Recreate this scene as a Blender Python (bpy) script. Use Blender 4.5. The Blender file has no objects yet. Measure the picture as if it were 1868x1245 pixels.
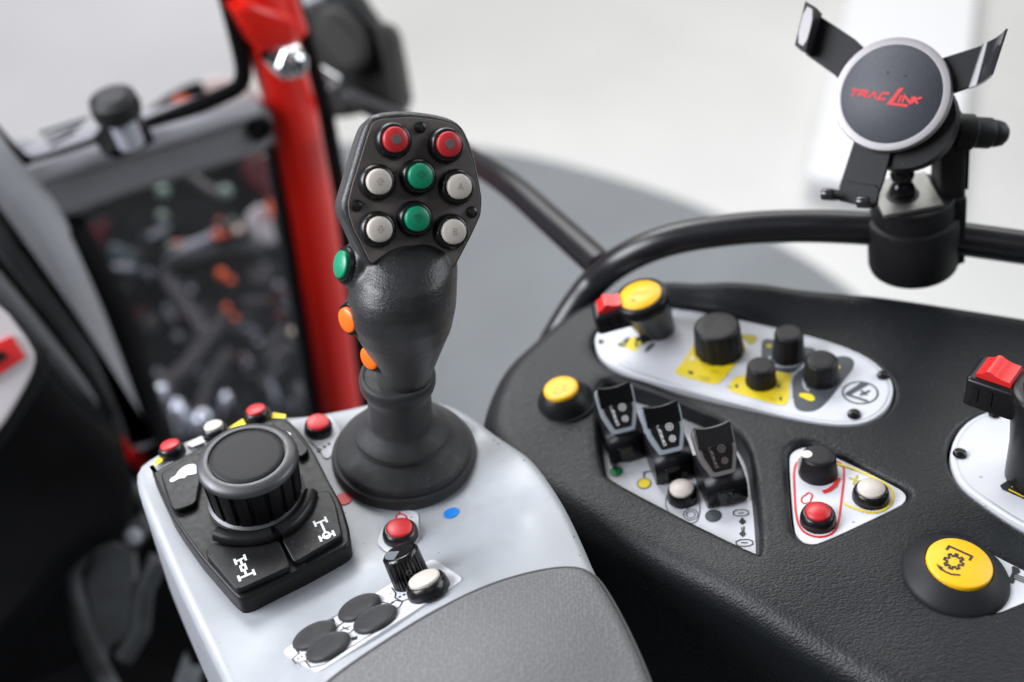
import bpy, bmesh, math, random
import numpy as np
from mathutils import Vector as V, Matrix, geometry, kdtree

random.seed(7)
scn = bpy.context.scene
COL = scn.collection
PI = math.pi
rad = math.radians

# ------------------------------------------------------------------ camera
FPX, CX, CY = 2003.0, 934.0, 622.5
PITCH = rad(40)
CAM = V((0, 0, .417))
FWD = V((0, math.cos(PITCH), -math.sin(PITCH)))
UP = V((0, math.sin(PITCH), math.cos(PITCH)))
RT = V((1, 0, 0))

def ray(px, py): return FWD + RT*((px-CX)/FPX) - UP*((py-CY)/FPX)
def at(px, py, d): return CAM + ray(px, py)*d                 # d = depth along the lens axis
def onp(px, py, pl, off=0.0):
    o, n = pl; r = ray(px, py)
    return CAM + r*(((o+n*off)-CAM).dot(n)/r.dot(n))
def on(px, py, z=0.0): return onp(px, py, (V((0, 0, z)), V((0, 0, 1))))
def nrm(px, py, ratio, tilt):
    """normal of a disc seen with this axis ratio and major axis tilt"""
    v = ray(px, py).normalized(); r = (RT - v*RT.dot(v)).normalized(); u = r.cross(v)
    t = rad(tilt); m = r*-math.sin(t) + u*math.cos(t)
    return (-v*ratio + m*math.sqrt(1-ratio*ratio)).normalized()
def frame(o, n, x=None):
    n = V(n).normalized(); x = V(x) if x is not None else V((1, 0, 0))
    x = (x - n*x.dot(n)).normalized(); y = n.cross(x)
    M = Matrix.Identity(4)
    for i in range(3): M[i][0], M[i][1], M[i][2], M[i][3] = x[i], y[i], n[i], o[i]
    return M

# ------------------------------------------------------------------ materials
MATS = {}
def mat(name, col, rough=.5, metal=0.0, bump=None, spec=.5, coat=0.0, var=0.0, vscale=60, rvar=0.0, sheen=0.0, dust=None):
    """bump = (kind, scale, strength, distance)"""
    m = bpy.data.materials.new(name); m.use_nodes = True
    nt = m.node_tree; N = nt.nodes; L = nt.links
    b = N['Principled BSDF']
    b.inputs['Base Color'].default_value = (*col, 1)
    b.inputs['Roughness'].default_value = rough
    b.inputs['Metallic'].default_value = metal
    b.inputs['Specular IOR Level'].default_value = spec
    b.inputs['Coat Weight'].default_value = coat
    b.inputs['Sheen Weight'].default_value = sheen
    tc = N.new('ShaderNodeTexCoord')
    if var or rvar:
        nz = N.new('ShaderNodeTexNoise'); nz.inputs['Scale'].default_value = vscale; nz.inputs['Detail'].default_value = 6
        L.new(tc.outputs['Object'], nz.inputs['Vector'])
        if var:
            mr = N.new('ShaderNodeMapRange'); mr.inputs['From Min'].default_value = .3; mr.inputs['From Max'].default_value = .7
            mr.inputs['To Min'].default_value = 1-var; mr.inputs['To Max'].default_value = 1+var
            L.new(nz.outputs['Fac'], mr.inputs['Value'])
            mx = N.new('ShaderNodeVectorMath'); mx.operation = 'SCALE'; mx.inputs[0].default_value = col
            L.new(mr.outputs['Result'], mx.inputs['Scale']); L.new(mx.outputs['Vector'], b.inputs['Base Color'])
        if rvar:
            m2 = N.new('ShaderNodeMapRange'); m2.inputs['From Min'].default_value = .3; m2.inputs['From Max'].default_value = .7
            m2.inputs['To Min'].default_value = max(.03, rough-rvar); m2.inputs['To Max'].default_value = min(1, rough+rvar)
            L.new(nz.outputs['Fac'], m2.inputs['Value']); L.new(m2.outputs['Result'], b.inputs['Roughness'])
    if dust:                                     # scattered specks of dust and dirt
        dv = N.new('ShaderNodeTexVoronoi'); dv.inputs['Scale'].default_value = dust[1]; L.new(tc.outputs['Object'], dv.inputs['Vector'])
        dn = N.new('ShaderNodeTexNoise'); dn.inputs['Scale'].default_value = 35; L.new(tc.outputs['Object'], dn.inputs['Vector'])
        th = N.new('ShaderNodeMapRange'); th.inputs['From Min'].default_value = .42; th.inputs['From Max'].default_value = .75; th.inputs['To Min'].default_value = 0; th.inputs['To Max'].default_value = .17
        L.new(dn.outputs['Fac'], th.inputs['Value'])
        lt = N.new('ShaderNodeMath'); lt.operation = 'LESS_THAN'; L.new(dv.outputs['Distance'], lt.inputs[0]); L.new(th.outputs['Result'], lt.inputs[1])
        mxd = N.new('ShaderNodeMix'); mxd.data_type = 'RGBA'; L.new(lt.outputs['Value'], mxd.inputs['Factor'])
        if b.inputs['Base Color'].is_linked: L.new(b.inputs['Base Color'].links[0].from_socket, mxd.inputs['A'])
        else: mxd.inputs['A'].default_value = (*col, 1)
        mxd.inputs['B'].default_value = (dust[0], dust[0], dust[0]*1.02, 1)
        L.new(mxd.outputs['Result'], b.inputs['Base Color'])
    if bump:
        kind, sc, st, dist = bump
        bp = N.new('ShaderNodeBump'); bp.inputs['Strength'].default_value = st; bp.inputs['Distance'].default_value = dist
        if kind == 'fine':
            t = N.new('ShaderNodeTexNoise'); t.inputs['Scale'].default_value = sc; t.inputs['Detail'].default_value = 3
            L.new(tc.outputs['Object'], t.inputs['Vector']); L.new(t.outputs['Fac'], bp.inputs['Height'])
        elif kind in ('leather', 'wrinkle'):
            d = N.new('ShaderNodeTexNoise'); d.inputs['Scale'].default_value = sc*.6; d.inputs['Detail'].default_value = 2
            L.new(tc.outputs['Object'], d.inputs['Vector'])
            sub = N.new('ShaderNodeVectorMath'); sub.operation = 'SCALE'; sub.inputs['Scale'].default_value = 1.4/sc
            L.new(d.outputs['Color'], sub.inputs[0])
            add = N.new('ShaderNodeVectorMath'); add.operation = 'ADD'
            mp = N.new('ShaderNodeMapping'); mp.inputs['Scale'].default_value = (1, 1.9, 1) if kind == 'leather' else (1, 1, 1.8)
            L.new(tc.outputs['Object'], mp.inputs['Vector'])
            L.new(mp.outputs['Vector'], add.inputs[0]); L.new(sub.outputs['Vector'], add.inputs[1])
            t = N.new('ShaderNodeTexVoronoi'); t.feature = 'SMOOTH_F1'; t.inputs['Scale'].default_value = sc
            t.inputs['Smoothness'].default_value = .35
            L.new(add.outputs['Vector'], t.inputs['Vector'])
            n2 = N.new('ShaderNodeTexNoise'); n2.inputs['Scale'].default_value = sc*.35; n2.inputs['Detail'].default_value = 4
            L.new(add.outputs['Vector'], n2.inputs['Vector'])
            ad = N.new('ShaderNodeMath'); ad.operation = 'SUBTRACT'
            L.new(n2.outputs['Fac'], ad.inputs[0]); L.new(t.outputs['Distance'], ad.inputs[1])
            L.new(ad.outputs['Value'], bp.inputs['Height'])
        elif kind == 'dimple':
            t = N.new('ShaderNodeTexVoronoi'); t.feature = 'SMOOTH_F1'; t.inputs['Scale'].default_value = sc
            t.inputs['Randomness'].default_value = .6; t.inputs['Smoothness'].default_value = .4; t.voronoi_dimensions = '2D'
            L.new(tc.outputs['Object'], t.inputs['Vector'])
            r = N.new('ShaderNodeMapRange'); r.inputs['From Min'].default_value = .12; r.inputs['From Max'].default_value = .5
            L.new(t.outputs['Distance'], r.inputs['Value'])
            L.new(r.outputs['Result'], bp.inputs['Height'])
            mm = N.new('ShaderNodeMapRange'); mm.inputs['From Min'].default_value = .15; mm.inputs['From Max'].default_value = .6
            mm.inputs['To Min'].default_value = .80; mm.inputs['To Max'].default_value = 1.12
            L.new(t.outputs['Distance'], mm.inputs['Value'])
            ms = N.new('ShaderNodeVectorMath'); ms.operation = 'SCALE'; ms.inputs[0].default_value = col
            L.new(mm.outputs['Result'], ms.inputs['Scale']); L.new(ms.outputs['Vector'], b.inputs['Base Color'])
        L.new(bp.outputs['Normal'], b.inputs['Normal'])
    MATS[name] = m
    return m

mat('grip_black', (.0125, .0125, .014), .40, bump=('wrinkle', 1000, .36, .0003), rvar=.06, vscale=300, sheen=.13, spec=.45, dust=(.05, 300))
mat('head_black', (.024, .024, .026), .45, bump=('fine', 2500, .35, .0002))
mat('panel_brown', (.115, .098, .092), .5, bump=('fine', 4000, .2, .0001), var=.12, vscale=3000)
mat('bezel_black', (.007, .007, .008), .27, rvar=.05, vscale=400, spec=.4)
mat('gap_black', (.004, .004, .004), .6)
mat('rubber', (.015, .015, .0165), .56, bump=('fine', 1800, .2, .0002), rvar=.08, vscale=200, var=.2, sheen=.12, spec=.3, dust=(.09, 330))
mat('cap_red', (.46, .018, .022), .38, rvar=.05, vscale=500, bump=('fine', 1500, .1, .0001))
mat('cap_green', (.0, .215, .105), .38, rvar=.05, vscale=500, bump=('fine', 1500, .1, .0001))
mat('cap_white', (.52, .47, .42), .4, rvar=.05, vscale=500, bump=('fine', 1500, .1, .0001))
mat('cap_orange', (.85, .15, .01), .35)
mat('cap_yellow', (.78, .42, .006), .4, rvar=.05, vscale=300)
mat('mark_grey', (.12, .09, .085), .6)
mat('pod_grey', (.305, .32, .343), .36, bump=('fine', 1500, .22, .0002), rvar=.05, vscale=150, var=.03, dust=(.14, 130))
mat('pad_grey', (.118, .119, .123), .55, bump=('dimple', 600, .35, .0005), sheen=.1)
mat('piping', (.07, .072, .075), .6)
mat('knob_black', (.011, .011, .0125), .42, bump=('fine', 2000, .15, .0002), rvar=.05, vscale=200, spec=.22, dust=(.05, 380))
mat('key_black', (.009, .009, .0095), .38, bump=('fine', 2500, .2, .0001), rvar=.05, vscale=300, spec=.22, dust=(.06, 380))
mat('disc_black', (.014, .014, .016), .5, bump=('fine', 3000, .25, .0001), spec=.22, dust=(.07, 380))
mat('satin_metal', (.085, .085, .09), .44, metal=.6, rvar=.05, vscale=300)
mat('console_black', (.0075, .009, .011), .45, bump=('leather', 620, .40, .0005), var=.1, vscale=120, spec=.32, dust=(.05, 260))
mat('console_lower', (.02, .023, .032), .6, bump=('leather', 420, .3, .0005))
mat('plate_white', (.59, .60, .64), .42, bump=('fine', 1500, .08, .0001), var=.02, vscale=100, dust=(.35, 140))
mat('plate_edge', (.45, .47, .5), .35, metal=.3)
mat('print_white', (.75, .75, .75), .5)
mat('print_black', (.015, .017, .02), .5)
mat('print_grey', (.12, .13, .14), .5)
mat('print_slate', (.055, .065, .075), .5)
mat('print_red', (.62, .018, .022), .5)
mat('print_yellow', (.78, .60, .01), .5)
mat('print_olive', (.45, .38, .02), .5)
mat('print_green', (.0, .30, .09), .5)
mat('print_blue', (.0, .16, .52), .5)
mat('gloss_black', (.005, .005, .006), .16, rvar=.03, vscale=100)
mat('face_black', (.005, .005, .006), .38, spec=.25)
mat('lever_black', (.008, .008, .0095), .3, spec=.22)
mat('lever_trim', (.32, .36, .40), .4)
mat('lever_trim_brown', (.13, .12, .115), .4)
mat('switch_red', (.62, .02, .02), .3)
mat('rail_black', (.008, .008, .010), .33, rvar=.04, vscale=40)
mat('clamp_black', (.009, .009, .0095), .52, bump=('fine', 1500, .35, .0002), spec=.22, dust=(.06, 300))
mat('holder_face', (.055, .058, .072), .6, bump=('fine', 2200, .35, .0002), var=.25, vscale=1500)
mat('holder_ring', (.33, .315, .325), .42, metal=.35)
mat('holder_arm', (.014, .014, .016), .42, bump=('fine', 3000, .2, .0001), spec=.22)
mat('holder_glossy', (.02, .02, .024), .15)
mat('zinc', (.19, .19, .18), .42, metal=.6, var=.4, vscale=90, rvar=.12)
mat('chrome', (.75, .78, .8), .12, metal=1.0)
mat('red_paint', (.84, .016, .007), .32, coat=.15, rvar=.05, vscale=40)
mat('seal', (.005, .005, .006), .7, spec=.2)
mat('frame_grey', (.25, .25, .265), .5, bump=('fine', 700, .2, .0003), var=.04, vscale=40)
mat('frame_light', (.46, .46, .49), .45, bump=('fine', 700, .2, .0003), var=.04, vscale=40)
mat('lamp_black', (.018, .018, .018), .5, spec=.3)
mat('lamp_grey', (.035, .034, .031), .55, spec=.3)
mat('dark_cab', (.003, .003, .0035), .85, var=.4, vscale=30, spec=.15)
mat('dark_metal', (.05, .055, .06), .45, var=.3, vscale=40)
mat('pedal_grey', (.10, .11, .12), .5, var=.2, vscale=60)
mat('stem_grey', (.42, .43, .48), .4)
mat('floor_white', (.685, .685, .678), .28, var=.06, vscale=.8, rvar=.08)
mat('carpet_grey', (.235, .25, .27), .85, bump=('fine', 250, .3, .003), var=.07, vscale=3)
mat('stand_white', (.88, .89, .92), .35)
mat('stand_side', (.62, .66, .72), .5)
mat('machine_dark', (.004, .0055, .005), .6, var=.5, vscale=6)
mat('machine_grey', (.085, .08, .082), .45, var=.3, vscale=20)
mat('machine_red', (.10, .012, .012), .5)
mat('machine_white', (.6, .55, .57), .5)
mat('machine_teal', (.07, .10, .105), .4)
mat('lens_green', (.22, .30, .25), .15)
mat('lens_orange', (.8, .14, .05), .25)
mat('lens_peach', (.9, .72, .62), .3)
mat('steel_bright', (.75, .78, .85), .2, metal=.8)
mat('pink_paint', (.6, .05, .06), .35)

def glass_mat():
    m = bpy.data.materials.new('pane_glass'); m.use_nodes = True
    nt = m.node_tree; N = nt.nodes; L = nt.links; N.remove(N['Principled BSDF'])
    tr = N.new('ShaderNodeBsdfTransparent'); tr.inputs['Color'].default_value = (.94, .94, .97, 1)
    gl = N.new('ShaderNodeBsdfGlossy'); gl.inputs['Roughness'].default_value = .03
    fr = N.new('ShaderNodeFresnel'); fr.inputs['IOR'].default_value = 1.25
    mx = N.new('ShaderNodeMixShader')
    L.new(fr.outputs['Fac'], mx.inputs['Fac']); L.new(tr.outputs['BSDF'], mx.inputs[1]); L.new(gl.outputs['BSDF'], mx.inputs[2])
    L.new(mx.outputs['Shader'], N['Material Output'].inputs['Surface'])
    MATS['pane_glass'] = m
glass_mat()

# ------------------------------------------------------------------ objects
ROOTW = {}
def thing(name, label, cat, loc=(0, 0, 0), M=None, group=None):
    o = bpy.data.objects.new(name, None); COL.objects.link(o); o.empty_display_size = .02
    M = M.copy() if M is not None else Matrix.Translation(V(loc))
    o.matrix_basis = M; ROOTW[o.name] = M.inverted()
    o['label'] = label; o['category'] = cat
    if group: o['group'] = group
    return o

class MB:
    """collects shapes in world space, links them as one mesh object"""
    def __init__(s): s.bm = bmesh.new()
    def poly(s, pts): return s.bm.faces.new([s.bm.verts.new(p) for p in pts])
    def rings(s, rings, close0=True, close1=True, loop=True):
        vr = [[s.bm.verts.new(p) for p in r] for r in rings]
        n = len(vr[0])
        for a, b in zip(vr, vr[1:]):
            for i in range(n if loop else n-1):
                j = (i+1) % n
                s.bm.faces.new((a[i], a[j], b[j], b[i]))
        if close0: s.bm.faces.new(vr[0][::-1])
        if close1: s.bm.faces.new(vr[-1])
        return s
    def lathe(s, M, prof, seg=48, wob=None, close0=True, close1=True):
        R = []
        for k, (r, z) in enumerate(prof):
            ring = []
            for i in range(seg):
                a = 2*PI*i/seg
                rr = r if wob is None else wob(r, z, a, k)
                ring.append(M @ V((rr*math.cos(a), rr*math.sin(a), z)))
            R.append(ring)
        return s.rings(R, close0, close1)
    def prism(s, pts, n, depth, bev=0.0, seg=4, bevb=0.0, taper=0.0):
        n = V(n).normalized(); M = frame(pts[0], n); Mi = M.inverted()
        p2 = [Mi @ V(p) for p in pts]; h = [p.z for p in p2]; p2 = [(p.x, p.y) for p in p2]
        if area(p2) < 0: p2 = p2[::-1]; h = h[::-1]
        R = []
        def ring(ins, down):
            q = offset(p2, -ins) if abs(ins) > 1e-9 else p2
            R.append([M @ V((a[0], a[1], hh-down)) for a, hh in zip(q, h)])
        if bev:
            for k in range(seg+1):
                a = PI/2*k/seg; ring(bev*(1-math.sin(a)), bev*(1-math.cos(a)))
        else: ring(0, 0)
        if bevb:
            for k in range(seg+1):
                a = PI/2*k/seg; ring(-taper+bevb*(1-math.cos(a)), depth-bevb+bevb*math.sin(a))
        else: ring(-taper, depth)
        return s.rings(R[::-1])
    def tube(s, pts, r, seg=16, caps=True, flat=1.0):
        pts = [V(p) for p in pts]; n = len(pts)
        rs = r if isinstance(r, (list, tuple)) else [r]*n
        up = V((0, 0, 1)); R = []; x = None
        for i, p in enumerate(pts):
            t = (pts[min(i+1, n-1)]-pts[max(i-1, 0)]).normalized()
            if x is None: x = t.cross(up if abs(t.z) < .95 else V((1, 0, 0))).normalized()
            x = (x - t*x.dot(t)).normalized(); y = t.cross(x)
            R.append([p + x*rs[i]*math.cos(2*PI*k/seg) + y*rs[i]*flat*math.sin(2*PI*k/seg) for k in range(seg)])
        return s.rings(R, caps, caps)
    def box(s, M, x0, x1, y0, y1, z0, z1, bev=0.0):
        pts = [M @ V(p) for p in ((x0, y0, z1), (x1, y0, z1), (x1, y1, z1), (x0, y1, z1))]
        if bev: pts = [M @ V((a, b, z1)) for a, b in fillet([(x0, y0), (x1, y0), (x1, y1), (x0, y1)], bev*1.5)]
        return s.prism(pts, M.to_3x3() @ V((0, 0, 1)), z1-z0, bev)
    def ribbon(s, pts, n, w, closed=False):
        """flat stroke through points lying in a plane"""
        n = V(n); P = [V(p) for p in pts]; k = len(P); Lf = []; Rg = []
        for i in range(k):
            a = P[(i-1) % k] if (closed or i > 0) else None
            b = P[(i+1) % k] if (closed or i < k-1) else None
            d1 = (P[i]-a).normalized() if a is not None else None
            d2 = (b-P[i]).normalized() if b is not None else None
            if d1 is None: d1 = d2
            if d2 is None: d2 = d1
            m1 = n.cross(d1); m2 = n.cross(d2); m = (m1+m2)
            m = m.normalized() if m.length > 1e-6 else m1
            c = max(.45, m.dot(m1)); m = m*(w*.5/c)
            Lf.append(s.bm.verts.new(P[i]+m)); Rg.append(s.bm.verts.new(P[i]-m))
        for i in range(k if closed else k-1):
            j = (i+1) % k
            s.bm.faces.new((Rg[i], Rg[j], Lf[j], Lf[i]))
        return s
    def build(s, name, m, parent=None, sharp=35, smooth=True, fix=True, label=None, wn=True):
        bm = s.bm
        if fix: bmesh.ops.recalc_face_normals(bm, faces=bm.faces[:])
        r = parent
        while r is not None and r.parent is not None: r = r.parent
        if r is not None: bm.transform(ROOTW[r.name])
        me = bpy.data.meshes.new(name); bm.to_mesh(me); bm.free()
        if r is None:
            c = sum((v.co for v in me.vertices), V((0, 0, 0)))/len(me.vertices)
            me.transform(Matrix.Translation(-c))
        me.materials.append(MATS[m] if isinstance(m, str) else m)
        if smooth:
            me.shade_smooth(); me.set_sharp_from_angle(angle=rad(sharp))
            big = [p for p in me.polygons if p.loop_total > 6]
            if big:
                at_ = me.attributes['sharp_edge'] if 'sharp_edge' in me.attributes else me.attributes.new('sharp_edge', 'BOOLEAN', 'EDGE')
                for p in big:
                    p.use_smooth = False
                    for li in range(p.loop_start, p.loop_start+p.loop_total): at_.data[me.loops[li].edge_index].value = True
        o = bpy.data.objects.new(name, me); COL.objects.link(o); o.parent = parent
        if r is None: o.location = c
        if label: o['label'] = label
        return o

def area(p): return .5*sum(p[i-1][0]*p[i][1]-p[i][0]*p[i-1][1] for i in range(len(p)))
def offset(p, d):
    """move a ccw polygon outwards by d"""
    k = len(p); out = []
    for i in range(k):
        ax, ay = p[i-1]; bx, by = p[i]; cx, cy = p[(i+1) % k]
        l1 = math.hypot(bx-ax, by-ay) or 1e-9; l2 = math.hypot(cx-bx, cy-by) or 1e-9
        n1 = ((by-ay)/l1, -(bx-ax)/l1); n2 = ((cy-by)/l2, -(cx-bx)/l2)
        mx, my = n1[0]+n2[0], n1[1]+n2[1]; ml = math.hypot(mx, my) or 1e-9
        mx /= ml; my /= ml; c = max(.5, mx*n1[0]+my*n1[1])
        out.append((bx+mx*d/c, by+my*d/c))
    return out
def fillet(p, r, seg=4):
    out = []; k = len(p)
    for i in range(k):
        a = V(p[i-1]); b = V(p[i]); c = V(p[(i+1) % k])
        rr = r[i] if isinstance(r, (list, tuple)) else r
        d1 = (a-b); d2 = (c-b); t = min(rr, d1.length*.48, d2.length*.48)
        p0 = b+d1.normalized()*t; p1 = b+d2.normalized()*t
        for j in range(seg+1):
            u = j/seg; q = p0*(1-u)**2 + b*2*u*(1-u) + p1*u*u
            out.append(tuple(q))
    return out
def chaikin(p, k=2, closed=True):
    p = [V(q) for q in p]
    for _ in range(k):
        q = [] if closed else [p[0]]
        n = len(p)
        for i in range(n if closed else n-1):
            a, b = p[i], p[(i+1) % n]
            q += [a*.75+b*.25, a*.25+b*.75]
        if not closed: q.append(p[-1])
        p = q
    return p
def spline(p, sub=6, closed=False):
    p = [V(q) for q in p]; n = len(p); out = []
    for i in range(n if closed else n-1):
        g = lambda j: p[j % n] if closed else p[max(0, min(n-1, j))]
        a, b, c, d = g(i-1), g(i), g(i+1), g(i+2)
        for k in range(sub):
            t = k/sub
            out.append(.5*((2*b)+(c-a)*t+(2*a-5*b+4*c-d)*t*t+(3*b-a-3*c+d)*t**3))
    if not closed: out.append(p[-1])
    return out
def dense(p, step):
    out = []; k = len(p)
    for i in range(k):
        a = V(p[i]); b = V(p[(i+1) % k]); m = max(1, int(round((b-a).length/step)))
        out += [tuple(a.lerp(b, j/m)) for j in range(m)]
    return out
def inside(p, x, y):
    c = False; k = len(p); j = k-1
    for i in range(k):
        if (p[i][1] > y) != (p[j][1] > y) and x < (p[j][0]-p[i][0])*(y-p[i][1])/(p[j][1]-p[i][1])+p[i][0]: c = not c
        j = i
    return c
class Surf:
    """smooth height field through scattered points (thin plate)"""
    def __init__(s, pts, lam=1e-7):
        P = np.array([(p[0], p[1]) for p in pts]); z = np.array([p[2] for p in pts]); n = len(P)
        s.P = P; K = s.k(P, P) + lam*np.eye(n)
        A = np.zeros((n+3, n+3)); A[:n, :n] = K; A[:n, n] = 1; A[:n, n+1:] = P; A[n, :n] = 1; A[n+1:, :n] = P.T
        s.w = np.linalg.solve(A, np.concatenate([z, np.zeros(3)]))
    def k(s, A, B):
        d = ((A[:, None]-B[None])**2).sum(-1); return np.where(d > 1e-14, .5*d*np.log(d+1e-20), 0)
    def zs(s, Q):
        Q = np.array(Q, dtype=float).reshape(-1, 2); n = len(s.P)
        return s.k(Q, s.P) @ s.w[:n] + s.w[n] + Q @ s.w[n+1:]
    def z(s, x, y): return float(s.zs([(x, y)])[0])
    def n(s, x, y, e=.001):
        a, b, c, d = s.zs([(x+e, y), (x-e, y), (x, y+e), (x, y-e)])
        return V((-(a-b)/(2*e), -(c-d)/(2*e), 1)).normalized()
    def hit(s, px, py):
        z = 0.0
        for _ in range(14):
            p = on(px, py, z); z = .5*z+.5*s.z(p.x, p.y)
        return on(px, py, z)
    def plane(s, px, py):
        p = s.hit(px, py); return (p, s.n(p.x, p.y))
    def mesh(s, outline, step, skirt, holes=()):
        """outline, holes: xy polygons; skirt=(radius, depth); holes=(poly, radius, depth)"""
        out = dense(outline, step)
        if area(out) < 0: out = out[::-1]
        co = [V(p) for p in out]; ed = [(i, (i+1) % len(out)) for i in range(len(out))]; loops = [(list(range(len(out))), 1, skirt[0], skirt[1])]
        hp = []
        for (h, r, dp) in holes:
            h = dense(h, step*.6)
            if area(h) < 0: h = h[::-1]
            hp.append(h); b = len(co); co += [V(p) for p in h]
            ed += [(b+i, b+(i+1) % len(h)) for i in range(len(h))]; loops.append((list(range(b, b+len(h))), -1, r, dp))
        kd = kdtree.KDTree(len(co))
        for i, c in enumerate(co): kd.insert((c.x, c.y, 0), i)
        kd.balance()
        xs = [p[0] for p in out]; ys = [p[1] for p in out]
        y = min(ys); row = 0
        while y < max(ys):
            x = min(xs)+(row % 2)*step*.5
            while x < max(xs):
                if kd.find((x, y, 0))[2] > step*.6 and inside(out, x, y) and not any(inside(h, x, y) for h in hp): co.append(V((x, y)))
                x += step
            y += step*.87; row += 1
        vs, es, fs, ov, oe, of = geometry.delaunay_2d_cdt(co, ed, [], 0, 1e-7)
        z = s.zs([(v.x, v.y) for v in vs])
        m = MB(); bv = [m.bm.verts.new((v.x, v.y, zz)) for v, zz in zip(vs, z)]
        for f in fs:
            c = sum((vs[i] for i in f), V((0, 0)))/len(f)
            if inside(out, c.x, c.y) and not any(inside(h, c.x, c.y) for h in hp): m.bm.faces.new([bv[i] for i in f])
        mp = {}
        for k, o in enumerate(ov):
            for i in o: mp[i] = k
        for idx, sg, r, dp in loops:
            base = [(co[i].x, co[i].y) for i in idx]; prev = [bv[mp[i]] for i in idx]; zb = [v.co.z for v in prev]
            prof = [(r*math.sin(PI/2*k/6), r*(1-math.cos(PI/2*k/6))) for k in range(1, 7)]+[(r, r+(dp-r)*.5), (r, dp)]
            for ins, dn in prof:
                q = offset(base, sg*ins)
                cur = [m.bm.verts.new((a[0], a[1], zz-dn)) for a, zz in zip(q, zb)]
                k = len(cur)
                for i in range(k): m.bm.faces.new((prev[i], prev[(i+1) % k], cur[(i+1) % k], cur[i]))
                prev = cur
        for v in [v for v in m.bm.verts if not v.link_faces]: m.bm.verts.remove(v)
        return m

# prints and buttons ------------------------------------------------
def pxy(L, pl, off=0.0): return [onp(x, y, pl, off) for x, y in L]
def decal(parent, name, L, pl, m, off=.00015, sm=0, label=None):
    P = pxy(L, pl, off)
    if sm: P = chaikin(P, sm)
    b = MB(); f = b.poly(P); f.normal_update()
    if f.normal.dot(pl[1]) < 0: f.normal_flip()
    return b.build(name, m, parent, fix=False, smooth=False, label=label)
def inkm(parent, name, lines, w, pl, m, off=.0002, label=None):
    """several strokes of one printed mark; w in metres; a line may be (points, closed) """
    b = MB()
    for k, l in enumerate(lines):
        cl = False
        if isinstance(l, tuple) and len(l) == 2 and isinstance(l[1], bool): l, cl = l
        b.ribbon(pxy(l, pl, off+k*.00002), pl[1], w, cl)
    return b.build(name, m, parent, fix=False, smooth=False, label=label)
def ell(cx, cy, a, b, t=0, n=28, a0=0, a1=360):
    t = rad(-t); full = abs(a1-a0) >= 360; out = []
    for i in range(n if full else n+1):
        u = rad(a0+(a1-a0)*i/n); x = a*math.cos(u); y = b*math.sin(u)
        out.append((cx+x*math.cos(t)-y*math.sin(t), cy+x*math.sin(t)+y*math.cos(t)))
    return out
def button(parent, M, rb, hb, rc, m, label, hc=.0012, bez='bezel_black', name='push_button', dome=.0006, cone=.82):
    b = MB(); rt = max(rc*1.06, rb*cone)
    b.lathe(M, [(rb, -.0006), (rb, hb*.25), (rb*.985, hb*.5), (rb*.94, hb*.75), (rt*.5+rb*.46, hb*.92), (rt, hb*.995), (rc*1.05, hb), (rc*1.03, hb*.9), (rc*1.02, hb*.6)], 48, close1=True)
    o = b.build(name, bez, parent, label=label, sharp=60)
    c = MB(); c.lathe(M, [(rc, hb*.55), (rc, hb+hc*.55), (rc*.975, hb+hc*.85), (rc*.92, hb+hc), (rc*.8, hb+hc+dome*.35), (rc*.55, hb+hc+dome*.7), (rc*.25, hb+hc+dome*.95), (rc*.02, hb+hc+dome)], 48)
    c.build('button_cap', m, o, sharp=60)
    return o
def knob(parent, pl, bx, by, tx, ty, rb, rt, m, label, flutes=24, depth=.04, name='rotary_knob', line=None, top='knob_black', chamf=.0012):
    """base pixel on the plate, top pixel at the height that puts it there along the plate normal"""
    o, n = onp(bx, by, pl), pl[1]
    best = None
    for k in range(10, 500):
        h = k*.0001; q = o+n*h - CAM; X = CX+FPX*q.dot(RT)/q.dot(FWD); Y = CY-FPX*q.dot(UP)/q.dot(FWD)
        e = abs(Y-ty)
        if best is None or e < best[0]: best = (e, h)
    h = best[1]; M = frame(o, n)
    def wob(r, z, a, k):
        return r*(1-depth*max(0, math.cos(a*flutes))**2) if 1 <= k <= 3 else r
    b = MB(); b.lathe(M, [(rb*1.0, -.0005), (rb, .0006), ((rb*.6+rt*.4), h*.4), (rt+(rb-rt)*.12, h-chamf*1.6), (rt, h-chamf), (rt-chamf*.8, h-chamf*.15), (rt-chamf*1.6, h), (rt*.5, h)], 192 if flutes else 64, wob if flutes else None)
    ob = b.build(name, m, parent, label=label, sharp=40)
    return ob, M, h
def screw(parent, pl, px, py, r, name='screw'):
    M = frame(onp(px, py, pl), pl[1], (1, .4, 0)); b = MB()
    b.lathe(M, [(r, -.0004), (r, r*.15), (r*.85, r*.45), (r*.5, r*.62), (r*.1, r*.66)], 28)
    o = b.build(name, 'bezel_black', parent)
    c = MB()
    for k in (0, 1):
        Mk = M @ Matrix.Rotation(k*PI/2, 4, 'Z'); w = r*.14; l = r*.6
        c.poly([Mk @ V(p) for p in ((-l, -w, r*.68+k*2e-5), (l, -w, r*.68+k*2e-5), (l, w, r*.68+k*2e-5), (-l, w, r*.68+k*2e-5))])
    c.build('cross_slot', 'gap_black', o, fix=False, smooth=False)
    return o
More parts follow.
